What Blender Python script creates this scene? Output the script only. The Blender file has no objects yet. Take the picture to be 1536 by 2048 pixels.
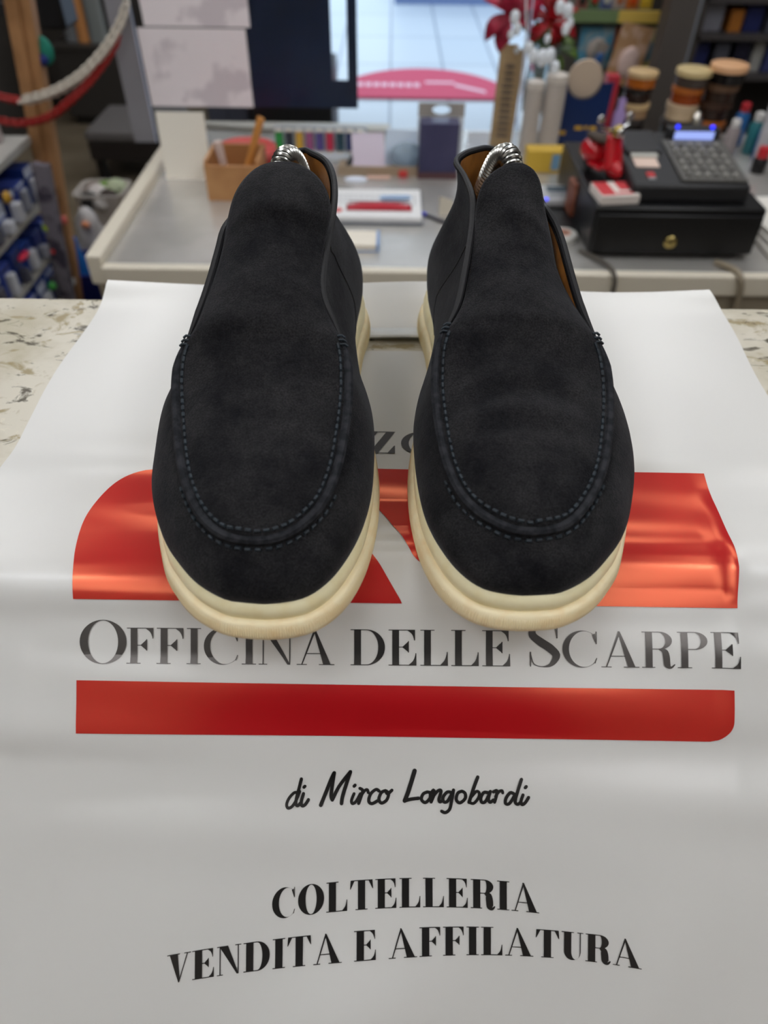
import bpy, math, random
from mathutils import Vector, Matrix
random.seed(7)
# ------------------------------------------------------------------ camera, world, exposure
SC = bpy.context.scene
COL = SC.collection
ZM = 1.115                       # height of the marble ledge
CH = 0.265                       # camera height above the ledge
FP = 1420.0                      # focal length in pixels of the 1536x2048 frame
CP, SP = math.cos(math.radians(45)), math.sin(math.radians(45))
CR, SR = math.cos(math.radians(.85)), math.sin(math.radians(.85))
cam_d = bpy.data.cameras.new('camera')
cam = bpy.data.objects.new('camera', cam_d); COL.objects.link(cam)
cam_d.sensor_fit = 'VERTICAL'; cam_d.sensor_height = 9.89; cam_d.sensor_width = 7.42
cam_d.lens = 9.89 * FP / 2048
cam_d.clip_start = 0.01; cam_d.clip_end = 100
r_ = Vector((CR, SR * SP, SR * CP)); u_ = Vector((-SR, CR * SP, CR * CP)); f_ = Vector((0, CP, -SP))
m_ = Matrix((r_, u_, -f_)).transposed().to_4x4(); m_.translation = Vector((0, 0, ZM + CH))
cam.matrix_world = m_
cam_d.dof.use_dof = True; cam_d.dof.focus_distance = 0.375; cam_d.dof.aperture_fstop = 1.78
SC.camera = cam
SC.view_settings.view_transform = 'Standard'; SC.view_settings.look = 'None'
SC.view_settings.gamma = 1; SC.view_settings.use_curve_mapping = False
SC.view_settings.exposure = 0.0
SC.cycles.use_denoising = True
SC.cycles.max_bounces = 8; SC.cycles.transparent_max_bounces = 12
SC.cycles.sample_clamp_indirect = 6
W = bpy.data.worlds.new('daylight'); SC.world = W; W.use_nodes = True
W.node_tree.nodes['Background'].inputs[0].default_value = (.74, .87, 1, 1)
W.node_tree.nodes['Background'].inputs[1].default_value = 1.75
LAMP = 4.5                       # strength of the ceiling light diffusers

# ------------------------------------------------------------------ pixel -> place
def ray(px, py):
    x, y = px - 768, py - 1024
    xr = CR * x + SR * y; yr = -SR * x + CR * y
    return Vector((xr, FP * CP - yr * SP, -FP * SP - yr * CP))
EYE = Vector((0, 0, ZM + CH))
def at_z(px, py, z): d = ray(px, py); return EYE + d * ((z - EYE.z) / d.z)
def at_y(px, py, y): d = ray(px, py); return EYE + d * (y / d.y)
def at_x(px, py, x): d = ray(px, py); return EYE + d * (x / d.x)

# ------------------------------------------------------------------ helpers
class MB:
    def __init__(s): s.v = []; s.f = []
    def add(s, vs, fs):
        n = len(s.v); s.v += [tuple(p) for p in vs]; s.f += [tuple(i + n for i in f) for f in fs]; return s
    def box(s, x0, x1, y0, y1, z0, z1, M=None):
        vs = [(x, y, z) for z in (z0, z1) for y in (y0, y1) for x in (x0, x1)]
        if M is not None: vs = [M @ Vector(p) for p in vs]
        return s.add(vs, [(0, 2, 3, 1), (4, 5, 7, 6), (0, 1, 5, 4), (2, 6, 7, 3), (0, 4, 6, 2), (1, 3, 7, 5)])
    def lathe(s, prof, c=(0, 0, 0), n=24, M=None):
        vs = []; fs = []
        for r, z in prof:
            for k in range(n):
                a = 2 * math.pi * k / n
                p = Vector((c[0] + r * math.cos(a), c[1] + r * math.sin(a), c[2] + z))
                vs.append(M @ p if M is not None else p)
        for i in range(len(prof) - 1):
            for k in range(n):
                k2 = (k + 1) % n
                fs.append((i * n + k, i * n + k2, (i + 1) * n + k2, (i + 1) * n + k))
        m = len(prof)
        fs.append(tuple(reversed(range(n)))); fs.append(tuple((m - 1) * n + k for k in range(n)))
        return s.add(vs, fs)
    def tube(s, path, r, n=8, closed=False, caps=True):
        P = [Vector(p) for p in path]; m = len(P)
        T = []
        for i in range(m):
            a = P[i - 1] if (i > 0 or closed) else P[i]; b = P[(i + 1) % m] if (i < m - 1 or closed) else P[i]
            t = (b - a); T.append(t.normalized() if t.length > 1e-9 else Vector((0, 0, 1)))
        up = Vector((0, 0, 1)) if abs(T[0].z) < .9 else Vector((1, 0, 0))
        nrm = (up - T[0] * up.dot(T[0])).normalized()
        vs = []; fs = []
        for i in range(m):
            nrm = (nrm - T[i] * nrm.dot(T[i]))
            nrm = nrm.normalized() if nrm.length > 1e-6 else T[i].orthogonal().normalized()
            b = T[i].cross(nrm); rr = r[i] if isinstance(r, (list, tuple)) else r
            for k in range(n):
                a = 2 * math.pi * k / n
                vs.append(P[i] + nrm * (rr * math.cos(a)) + b * (rr * math.sin(a)))
        for i in range(m if closed else m - 1):
            j = (i + 1) % m
            for k in range(n):
                k2 = (k + 1) % n
                fs.append((i * n + k, i * n + k2, j * n + k2, j * n + k))
        if not closed and caps:
            fs.append(tuple(reversed(range(n)))); fs.append(tuple((m - 1) * n + k for k in range(n)))
        return s.add(vs, fs)
    def grid(s, rows, close_u=False, close_v=False):
        nr = len(rows); nc = len(rows[0]); vs = [p for r in rows for p in r]; fs = []
        for i in range(nr if close_v else nr - 1):
            i2 = (i + 1) % nr
            for k in range(nc if close_u else nc - 1):
                k2 = (k + 1) % nc
                fs.append((i * nc + k, i * nc + k2, i2 * nc + k2, i2 * nc + k))
        return s.add(vs, fs)
    def prism(s, poly, d, M=None):
        """poly in (x, z), extruded along y from 0 to d"""
        n = len(poly)
        vs = [Vector((x, 0, z)) for x, z in poly] + [Vector((x, d, z)) for x, z in poly]
        if M is not None: vs = [M @ p for p in vs]
        fs = [tuple(range(n)), tuple(reversed(range(n, 2 * n)))] + [(i, (i + n), ((i + 1) % n + n), (i + 1) % n) for i in range(n)]
        return s.add(vs, fs)
    def ball(s, c, r, n=12, m=8):
        prof = [(max(1e-4, math.sin(math.pi * i / m)) , -math.cos(math.pi * i / m)) for i in range(m + 1)]
        rx, ry, rz = (r, r, r) if not isinstance(r, (tuple, list)) else r
        M = Matrix.Translation(Vector(c)) @ Matrix.Diagonal((rx, ry, rz, 1))
        return s.lathe(prof, (0, 0, 0), n, M)

def obj(name, mb, mat, parent=None, loc=None, smooth=True, bev=0, solid=0, sub=0, rot=None, ang=40, seg=2):
    me = bpy.data.meshes.new(name)
    me.from_pydata([tuple(p) for p in mb.v], [], mb.f); me.update()
    if smooth:
        for p in me.polygons: p.use_smooth = True
        me.set_sharp_from_angle(angle=math.radians(ang))
    me.materials.append(mat)
    o = bpy.data.objects.new(name, me); COL.objects.link(o)
    if parent is not None: o.parent = parent
    if loc is not None: o.location = loc
    if rot is not None: o.rotation_euler = rot
    if solid:
        md = o.modifiers.new('thick', 'SOLIDIFY'); md.thickness = solid; md.offset = -1
    if bev:
        md = o.modifiers.new('bevel', 'BEVEL'); md.width = bev; md.segments = seg; md.limit_method = 'ANGLE'; md.angle_limit = math.radians(35)
    if sub:
        md = o.modifiers.new('sub', 'SUBSURF'); md.levels = sub; md.render_levels = sub
    return o
def tag(o, label, cat, group=None, kind=None):
    o['label'] = label; o['category'] = cat
    if group: o['group'] = group
    if kind: o['kind'] = kind
    return o
def thing(name, label, cat, loc=(0, 0, 0), rotz=0, group=None):
    o = bpy.data.objects.new(name, None); COL.objects.link(o)
    o.empty_display_size = .02
    o.location = loc; o.rotation_euler = (0, 0, rotz)
    return tag(o, label, cat, group)
def struct(name, mb, mat, **k):
    o = obj(name, mb, mat, **k); o['kind'] = 'structure'; return o
def rect(x0, x1, y0, y1, z0, z1): return MB().box(x0, x1, y0, y1, z0, z1)
def Mrot(loc, rx=0, ry=0, rz=0):
    return Matrix.Translation(Vector(loc)) @ Matrix.Rotation(rz, 4, 'Z') @ Matrix.Rotation(ry, 4, 'Y') @ Matrix.Rotation(rx, 4, 'X')

# ------------------------------------------------------------------ materials
MATS = {}
def lin(c):
    return tuple(((x / 255) / 12.92 if x / 255 <= .04045 else ((x / 255 + .055) / 1.055) ** 2.4) for x in c)
def mat(name, rgb, rough=.5, metal=0, noise=None, bump=None, coat=0, sheen=0, alpha=1, trans=0, emit=0, spec=.5, rgb2=None, ior=1.45, mix=(.4, .6), obj_co=True):
    """rgb in sRGB 0..255; noise = scale of colour mottling towards rgb2; bump = (scale, strength, distance)"""
    if name in MATS: return MATS[name]
    m = bpy.data.materials.new(name); m.use_nodes = True; nt = m.node_tree; N = nt.nodes; L = nt.links
    b = N['Principled BSDF']; c = lin(rgb)
    b.inputs['Base Color'].default_value = (*c, 1); b.inputs['Roughness'].default_value = rough
    b.inputs['Metallic'].default_value = metal; b.inputs['Coat Weight'].default_value = coat
    b.inputs['Coat Roughness'].default_value = .08
    b.inputs['Sheen Weight'].default_value = sheen; b.inputs['Alpha'].default_value = alpha
    b.inputs['Transmission Weight'].default_value = trans; b.inputs['Specular IOR Level'].default_value = spec
    b.inputs['IOR'].default_value = ior
    if emit:
        b.inputs['Emission Color'].default_value = (*c, 1); b.inputs['Emission Strength'].default_value = emit
    tc = N.new('ShaderNodeTexCoord')
    if noise:
        nz = N.new('ShaderNodeTexNoise'); nz.inputs['Scale'].default_value = noise; nz.inputs['Detail'].default_value = 5
        L.new(tc.outputs['Object'], nz.inputs['Vector'])
        mr = N.new('ShaderNodeMapRange'); mr.inputs[1].default_value = mix[0]; mr.inputs[2].default_value = mix[1]
        L.new(nz.outputs['Fac'], mr.inputs[0])
        mx = N.new('ShaderNodeMix'); mx.data_type = 'RGBA'
        mx.inputs[6].default_value = (*c, 1); mx.inputs[7].default_value = (*lin(rgb2 or tuple(min(255, x * 1.2) for x in rgb)), 1)
        L.new(mr.outputs[0], mx.inputs[0]); L.new(mx.outputs[2], b.inputs['Base Color'])
    if bump:
        nb = N.new('ShaderNodeTexNoise'); nb.inputs['Scale'].default_value = bump[0]; nb.inputs['Detail'].default_value = 4
        L.new(tc.outputs['Object'], nb.inputs['Vector'])
        bp = N.new('ShaderNodeBump'); bp.inputs['Strength'].default_value = bump[1]; bp.inputs['Distance'].default_value = bump[2]
        L.new(nb.outputs['Fac'], bp.inputs['Height']); L.new(bp.outputs[0], b.inputs['Normal'])
    MATS[name] = m; return m
def P(rgb, rough=.45, **k):
    return mat('paint_%02x%02x%02x_%d' % (*[int(x) for x in rgb], int(rough * 100)), rgb, rough, **k)

def marble():
    m = mat('marble', (205, 198, 180), .22)
    nt = m.node_tree; N = nt.nodes; L = nt.links; b = N['Principled BSDF']; tc = N.new('ShaderNodeTexCoord')
    def layer(prev, scale, dist, lo, hi, rgb, fac, detail=6, sx=1, seed=0):
        mp = N.new('ShaderNodeMapping'); mp.inputs['Scale'].default_value = (1, sx, 1); mp.inputs['Rotation'].default_value = (0, 0, .5 + seed)
        mp.inputs['Location'].default_value = (seed, seed * 2, 0)
        nz = N.new('ShaderNodeTexNoise'); nz.inputs['Scale'].default_value = scale; nz.inputs['Detail'].default_value = detail; nz.inputs['Distortion'].default_value = dist
        nz.inputs['Roughness'].default_value = .62
        L.new(tc.outputs['Object'], mp.inputs[0]); L.new(mp.outputs[0], nz.inputs['Vector'])
        mr = N.new('ShaderNodeMapRange'); mr.inputs[1].default_value = lo; mr.inputs[2].default_value = hi; mr.inputs[4].default_value = fac
        L.new(nz.outputs['Fac'], mr.inputs[0])
        mx = N.new('ShaderNodeMix'); mx.data_type = 'RGBA'; mx.inputs[7].default_value = (*lin(rgb), 1)
        L.new(mr.outputs[0], mx.inputs[0])
        if prev is None: mx.inputs[6].default_value = (*lin((214, 208, 192)), 1)
        else: L.new(prev, mx.inputs[6])
        return mx.outputs[2]
    o = layer(None, 9, .6, .45, .7, (184, 176, 152), 1)
    o = layer(o, 26, 1.2, .55, .63, (158, 142, 104), .85, sx=1.6, seed=1)
    o = layer(o, 34, 1.5, .585, .65, (96, 90, 78), .95, sx=1.9, seed=2)
    o = layer(o, 60, .8, .66, .72, (90, 86, 76), .7, seed=3)
    o = layer(o, 30, 1.0, .62, .70, (236, 228, 205), .9, seed=4.3)
    L.new(o, b.inputs['Base Color'])
    return m
def suede():
    m = mat('suede', (30, 30, 34), .95, spec=.12)
    nt = m.node_tree; N = nt.nodes; L = nt.links; b = N['Principled BSDF']; tc = N.new('ShaderNodeTexCoord')
    n1 = N.new('ShaderNodeTexNoise'); n1.inputs['Scale'].default_value = 38; n1.inputs['Detail'].default_value = 8; n1.inputs['Roughness'].default_value = .7
    n2 = N.new('ShaderNodeTexNoise'); n2.inputs['Scale'].default_value = 1300; n2.inputs['Detail'].default_value = 4
    L.new(tc.outputs['Object'], n1.inputs['Vector']); L.new(tc.outputs['Object'], n2.inputs['Vector'])
    mr = N.new('ShaderNodeMapRange'); mr.inputs[1].default_value = .35; mr.inputs[2].default_value = .68
    L.new(n1.outputs['Fac'], mr.inputs[0])
    mx = N.new('ShaderNodeMix'); mx.data_type = 'RGBA'
    mx.inputs[6].default_value = (*lin((17, 17, 20)), 1); mx.inputs[7].default_value = (*lin((45, 44, 45)), 1)
    L.new(mr.outputs[0], mx.inputs[0])
    m2 = N.new('ShaderNodeMix'); m2.data_type = 'RGBA'; m2.blend_type = 'OVERLAY'; m2.inputs[0].default_value = .6
    r2 = N.new('ShaderNodeMapRange'); r2.inputs[1].default_value = .32; r2.inputs[2].default_value = .68; r2.inputs[3].default_value = .12; r2.inputs[4].default_value = .92
    L.new(n2.outputs['Fac'], r2.inputs[0]); L.new(mx.outputs[2], m2.inputs[6]); L.new(r2.outputs[0], m2.inputs[7])
    L.new(m2.outputs[2], b.inputs['Base Color'])
    b.inputs['Sheen Weight'].default_value = .12; b.inputs['Sheen Roughness'].default_value = .45
    b.inputs['Sheen Tint'].default_value = (.8, .82, .9, 1)
    ad = N.new('ShaderNodeMath'); ad.operation = 'MULTIPLY_ADD'; ad.inputs[1].default_value = 3.0
    L.new(n1.outputs['Fac'], ad.inputs[0]); L.new(n2.outputs['Fac'], ad.inputs[2])
    bp = N.new('ShaderNodeBump'); bp.inputs['Strength'].default_value = .55; bp.inputs['Distance'].default_value = .0006
    L.new(ad.outputs[0], bp.inputs['Height']); L.new(bp.outputs[0], b.inputs['Normal'])
    return m
# ------------------------------------------------------------------ the room and the street
X0, X1, Y0, Y1, ZC = -2.1, 2.0, -1.7, 5.0, 2.75
m_wall = mat('wall_paint', (196, 190, 178), .8)
m_dark = mat('dark_wall_paint', (62, 56, 50), .7, noise=3, rgb2=(52, 47, 42))
struct('floor', rect(X0 - .1, X1 + .1, Y0 - .1, Y1 + .05, -.1, 0), mat('floor_tile', (118, 106, 88), .45, noise=6, rgb2=(104, 92, 74)))
struct('ceiling', rect(X0 - .1, X1 + .1, Y0 - .1, Y1 + .1, ZC, ZC + .1), mat('ceiling_paint', (214, 210, 200), .85))
struct('wall_left', rect(X0 - .1, X0, Y0, Y1, 0, ZC), m_dark)
struct('wall_right', rect(X1, X1 + .1, Y0, Y1, 0, ZC), mat('right_wall_paint', (90, 84, 78), .8))
struct('wall_back', rect(X0, X1, Y0 - .1, Y0, 0, ZC), mat('back_wall_paint', (222, 216, 206), .8))
OX0, OX1, OZ = -.62, 1.22, 2.25      # the shop door opening
struct('wall_front', MB().box(X0, OX0, Y1, Y1 + .1, 0, ZC).box(OX1, X1, Y1, Y1 + .1, 0, ZC).box(OX0, OX1, Y1, Y1 + .1, OZ, ZC), m_dark)
struct('trim_1', MB().box(OX0, OX0 + .05, Y1 - .03, Y1 + .1, 0, OZ).box(OX1 - .05, OX1, Y1 - .03, Y1 + .1, 0, OZ).box(OX0 + .05, OX1 - .05, Y1 - .03, Y1 + .1, OZ - .05, OZ),
       mat('door_frame_metal', (60, 62, 66), .4, metal=.6))
# street
def paving():
    m = mat('street_paving', (214, 220, 224), .45)
    nt = m.node_tree; N = nt.nodes; L = nt.links; b = N['Principled BSDF']; tc = N.new('ShaderNodeTexCoord')
    br = N.new('ShaderNodeTexBrick'); br.inputs['Scale'].default_value = 1.6; br.offset = 0
    br.inputs['Color1'].default_value = (*lin((212, 220, 226)), 1); br.inputs['Color2'].default_value = (*lin((204, 214, 222)), 1)
    br.inputs['Mortar'].default_value = (*lin((150, 160, 172)), 1); br.inputs['Mortar Size'].default_value = .02; br.inputs['Mortar Smooth'].default_value = .6
    br.inputs['Brick Width'].default_value = .62; br.inputs['Row Height'].default_value = 1.4
    L.new(tc.outputs['Object'], br.inputs['Vector']); L.new(br.outputs[0], b.inputs['Base Color']); return m
struct('trim_2', rect(-6, 7, Y1 + .06, 12, -.1, -.005), paving())
struct('trim_4', rect(OX0 + .05, OX1 - .05, 4.35, Y1 + .06, -.004, .003), paving())
m_fac = mat('street_facade', (150, 165, 190), .6)
struct('trim_3', rect(.03, 1.9, 8.35, 8.6, -.05, 1.2), mat('street_step', (110, 130, 172), .6))
mt = thing('doormat', 'red half-round doormat with white writing on pavement outside the shop door', 'doormat', (.22, 5.22, .0))
R_ = [(.60 * math.cos(a), .0 + .72 * math.sin(a)) for a in [math.pi * k / 32 for k in range(33)]]
mb = MB(); n = len(R_)
mb.add([(x, y, 0) for x, y in R_] + [(x, y, .012) for x, y in R_], [tuple(range(n, 2 * n))] + [(i, (i + 1) % n, (i + 1) % n + n, i + n) for i in range(n)])
obj('mat_pile', mb, mat('red_mat', (206, 84, 110), .9), mt)
mb = MB()
for k in range(9): mb.box(-.50 + k * .055, -.46 + k * .055, .24, .33, .012, .0135)
mb.box(.02, .22, .33, .38, .012, .0135)
mb.grid([[(.22 + .2 * t + .03 * math.sin(6.28 * s_), .30 - .16 * t + .07 * (s_ - .5), .0135) for s_ in (0, .5, 1)] for t in [k / 8 for k in range(9)]])
obj('mat_lettering', mb, mat('mat_white', (238, 200, 212), .9), mt)

# ceiling lights (bare tube fittings): lamps of the shop, plus added fill at the aisle ends
m_tube = mat('lamp_diffuser', (252, 253, 255), .5, emit=LAMP)
m_fit = mat('lamp_body', (225, 225, 220), .5)
LIGHTS = [(-.9, -.8, 'left behind the counter'), (.9, -.8, 'right behind the counter'), (-.95, .15, 'left of the counter'), (1.0, .15, 'right of the counter'), (0.0, .35, 'over the counter'),
          (0.0, 1.25, 'over the staff aisle'), (1.5, 1.2, 'added as fill over the right end of the aisle'), (-1.45, 1.25, 'added as fill over the left end of the aisle'), (-1.05, 2.8, 'over the left shelf'), (1.05, 2.9, 'over the till'), (0.0, 4.1, 'near the shop door')]
for x, y, w in LIGHTS:
    t = thing('ceiling_light', 'white flat ceiling light ' + w, 'light', (x, y, ZC - .05), 0, 'ceiling lights')
    hx, hy = (.18, .62) if abs(x) > .5 else (.62, .18)
    if 'behind the counter' in w: hx, hy = .27, .72
    if w == 'over the counter': hx, hy = .26, .10
    if 'end of the aisle' in w: hx, hy = .30, .60
    if y > 2: hx, hy = (.32, .80) if abs(x) > .5 else (.9, .3)
    if 'staff aisle' in w: hx, hy = .50, .14
    if w in ('left of the counter', 'right of the counter'): hx, hy = .14, .44
    obj('lamp_body', rect(-hx, hx, -hy, hy, .012, .05), m_fit, t, smooth=False)
    obj('diffuser', rect(-hx + .015, hx - .015, -hy + .015, hy - .015, 0, .012), m_tube, t, smooth=False)

# added dark cabinet: stands in for the photographer's shade and reflection on the bag
tc_ = thing('shade_cabinet', 'tall dark cabinet added behind the counter to shade the bag', 'cabinet', (0, -.42, 0))
m_tc = mat('dark_cabinet_paint', (34, 31, 30), .6)
obj('carcass', rect(-.25, .25, -.34, -.012, .06, 1.74), m_tc, tc_, smooth=False, bev=.003)
for sx in (-1, 1):
    d_ = obj('door', rect(min(0, sx * .247) + .002, max(0, sx * .247) - .002, -.012, 0, .07, 1.73), m_tc, tc_, smooth=False, bev=.002)
    obj('handle', MB().tube([(sx * .03, 0, .95), (sx * .03, .025, .96), (sx * .03, .025, 1.06), (sx * .03, 0, 1.07)], .005, 8), mat('cabinet_handle', (90, 88, 84), .4, metal=1), d_)
obj('plinth', rect(-.24, .24, -.33, -.03, 0, .06), m_tc, tc_, smooth=False)

# ------------------------------------------------------------------ counter with the marble ledge
lc = thing('counter', 'workshop counter carcass under the marble ledge', 'counter', (0, .36, 0))
m_car = mat('counter_laminate', (176, 168, 152), .5)
obj('carcass', rect(-1.3, 1.3, -.11, .10, .02, ZM - .03), m_car, lc, smooth=False, bev=.002)
obj('lower_worktop', rect(-1.3, 1.3, -.66, -.11, ZM - .255, ZM - .225), mat('beech_worktop', (170, 140, 100), .5, noise=4, rgb2=(150, 120, 84)), lc, smooth=False, bev=.003)
obj('plinth', rect(-1.28, 1.28, -.10, .09, 0, .02), P((60, 58, 54)), lc, smooth=False)
led = tag(obj('marble_ledge', rect(-1.35, 1.35, -.113, .127, -.03, 0), marble(), loc=(0, .36, ZM), smooth=False, bev=.003, seg=3),
          'beige veined marble ledge the shoes and bag rest on', 'counter')

# ------------------------------------------------------------------ plastic bag draped over the edge
YF, RB = .2271, .050                 # fold position, bend radius
TL = RB * math.tan(math.radians(22.5)); AL = RB * math.radians(45)
YB = .503                            # far end
L1 = YB - (YF + TL)
def prof(v):
    """arc length from the far end -> y, z, normal(y, z) ; ledge top is z = 0"""
    if v < L1: return YB - v, 0., 0., 1.
    if v < L1 + AL:
        a = (v - L1) / RB
        return YF + TL - RB * math.sin(a), -RB + RB * math.cos(a), -math.sin(a), math.cos(a)
    d = v - L1 - AL; c = math.sqrt(.5)
    return YF - TL * c - d * c, -TL * c - d * c, -c, c
BX0, BX1, LV = -.2135, .2432, .640
def sm(x, a, b):
    t = max(0, min(1, (x - a) / (b - a))); return t * t * (3 - 2 * t)
def g(x, s): return math.exp(-(x / s) ** 2)
def ripple(u, v):
    h = 0.0016
    e = v - L1                                              # distance past the start of the bend
    on = sm(e, -.10, .0) * (1 - sm(e, .09, .2))
    h += on * (.0015 * math.sin(e * 95 + 6 * u) + .0007 * math.sin(e * 165 - 12 * u + 1))
    h += .0022 * sm(e, .05, .2) * (math.sin(9 * u + 17 * v) + .6 * math.sin(23 * u - 11 * v + 2))
    h += .0007 * (1 - sm(e, -.1, .0)) * (math.sin(31 * u + 3 * v) * math.sin(19 * v + 1))
    h += .0012 * g(u - .163 - .01 * math.sin(4 * v), .004) * sm(e, -.06, 0)          # gusset crease on the right
    h += .0010 * g(u + .176, .004) * sm(e, .02, .06)
    h += .0060 * g(u + .02 + .5 * (e - .24), .045) * g(e - .245, .035) + .0035 * g(u - .10 + .4 * (e - .3), .02) * sm(e, .15, .3)
    h += .007 * g(v, .02) * (.6 + .4 * math.sin(21 * u + 1)) + .006 * sm(.02 - v, -.02, .02) * 0
    return max(h, .0006)
def bag(u, v, off=0):
    y, z, ny, nz = prof(v); h = ripple(u, v) + off
    if v > LV - .06 and z < -.222 + h: z = -.222 + h; y = y
    return Vector((u, y + ny * h, ZM + z + nz * h))
def v_of(y, z):
    lo, hi = 0, LV
    if z > -1e-5: return YB - y
def bagpix(px, py, off=.00045):
    """where the ray of a frame pixel meets the flat profile of the bag, moved onto its rippled surface"""
    d = ray(px, py)
    p = EYE + d * ((ZM - EYE.z) / d.z)
    if p.y >= YF + TL: return bag(p.x, YB - p.y, off)
    # march through the bend / slope
    lo, hi = L1, LV + .2
    for _ in range(40):
        v = (lo + hi) / 2; y, z, _a, _b = prof(v)
        q = Vector((0, y, ZM + z)) - EYE
        if q.y * d.z - q.z * d.y > 0: hi = v      # profile point lies beyond (below) the ray
        else: lo = v
    y, z, _a, _b = prof(v); k = y / d.y
    return bag(d.x * k, v, off)
m_bag = mat('white_bag_plastic', (221, 220, 216), .27, bump=(7, .05, .004), spec=.5)
bagt = thing('shopping_bag', 'white printed plastic carrier bag spread over the marble ledge under the shoes', 'bag', (0, .36, ZM))
def local(mb, root):
    l = Vector(root.location); mb.v = [tuple(Vector(p) - l) for p in mb.v]; return mb
hx0, hx1, hv0, hv1 = -.030, .048, YB - .4330, YB - .4180      # handle slot
us = sorted(set([round(BX0 + (BX1 - BX0) * k / 90, 5) for k in range(91)] + [hx0, hx1]))
vs_ = sorted(set([round(LV * k / 190, 5) for k in range(191)] + [hv0, hv1]))
def edge_u(u, v):
    return u + (.0018 * math.sin(v * 40) + .0015 * math.sin(v * 13 + 1)) * (abs(u - .0148) / .228) ** 8
mb = MB(); idx = {}
for j, v in enumerate(vs_):
    for i, u in enumerate(us):
        idx[i, j] = len(mb.v); mb.v.append(tuple(bag(edge_u(u, v), v)))
for j in range(len(vs_) - 1):
    for i in range(len(us) - 1):
        cu, cv = (us[i] + us[i + 1]) / 2, (vs_[j] + vs_[j + 1]) / 2
        if hx0 < cu < hx1 and hv0 < cv < hv1: continue
        mb.f.append((idx[i, j], idx[i + 1, j], idx[i + 1, j + 1], idx[i, j + 1]))
obj('bag_sheet', local(mb, bagt), m_bag, bagt, ang=60)
# welded strip behind the handle slot and its lifted flap
mb = MB(); mb.grid([[bag(u, v, .0006 + .0012 * g((u - .012) / .03, 1) * (v > hv0 - .004)) for u in [hx0 - .004 + (hx1 - hx0 + .008) * k / 24 for k in range(25)]] for v in (hv0 - .013, hv0 - .008, hv0 - .003, hv0 + .001 + .0)])
obj('handle_flap', local(mb, bagt), mat('flap_plastic', (214, 214, 210), .3), bagt, solid=.0004)

def foil(name, rgb, tint, fac, rough, bump):
    """ink with a reflective foil over it"""
    m = mat(name, (0, 0, 0), .5, bump=bump); nt = m.node_tree; N = nt.nodes; L = nt.links; b = N['Principled BSDF']
    b.inputs['Base Color'].default_value = (*rgb, 1); b.inputs['Specular IOR Level'].default_value = .2
    gl = N.new('ShaderNodeBsdfGlossy'); gl.inputs['Color'].default_value = (*tint, 1); gl.inputs['Roughness'].default_value = rough
    mx = N.new('ShaderNodeMixShader'); mx.inputs[0].default_value = fac
    for l in list(b.inputs['Normal'].links): L.new(l.from_socket, gl.inputs['Normal'])
    L.new(b.outputs[0], mx.inputs[1]); L.new(gl.outputs[0], mx.inputs[2]); L.new(mx.outputs[0], N['Material Output'].inputs['Surface'])
    return m
m_red = foil('red_foil_print', (.55, .003, .010), (.85, .26, .12), .19, .22, (60, .06, .001))
m_ink = foil('black_print', (.006, .006, .006), (.85, .78, .74), .09, .28, (60, .04, .001))
def strip(left, right, top, bot, nr, nc=44):
    """print bounded by left(py0), right(py0); rows tilted with the picture's horizontals"""
    rows = []
    for j in range(nr + 1):
        q = top + (bot - top) * j / nr; a, b = left(q), right(q)
        rows.append([bagpix(x, q + .0145 * (x - 768)) for x in [a + (b - a) * i / nc for i in range(nc + 1)]])
    return rows
def interp(pts):
    def f(q):
        if q <= pts[0][0]: return pts[0][1]
        for (a, x), (b, y) in zip(pts, pts[1:]):
            if q <= b:
                t = (q - a) / (b - a); return x + (y - x) * t
        return pts[-1][1]
    return f
def smooth_interp(pts):
    f = interp(pts)
    return lambda q: (f(q - 9) + f(q - 4) + f(q) + f(q + 4) + f(q + 9)) / 5
l_arc = lambda q: 152 + (0 if q > 1128 else 178 * (1 - math.sqrt(max(0, 1 - ((1128 - q) / 176) ** 2))))
mb = MB()
mb.grid(strip(l_arc, smooth_interp([(950, 575), (1000, 620), (1060, 700), (1095, 728), (1129, 758), (1170, 783), (1206, 805)]), 952, 1206, 70))
r_edge = interp([(941, 1404), (975, 1417), (1010, 1431), (1050, 1447), (1090, 1462), (1110, 1467), (1130, 1471), (1206, 1473)])
mb.grid(strip(smooth_interp([(945, 640), (1009, 745), (1041, 776), (1079, 804), (1122, 829), (1146, 868), (1165, 940), (1185, 985), (1206, 1005)]), r_edge, 944, 1206, 70))
def r_bar(q):
    d = q - 1430
    return 1461 - (0 if d < 0 else 44 * (1 - math.sqrt(max(0, 1 - (d / 42.) ** 2))))
mb.grid(strip(lambda q: 157, r_bar, 1367, 1472, 30, 60))
obj('printed_emblem', local(mb, bagt), m_red, bagt, ang=60)

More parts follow.
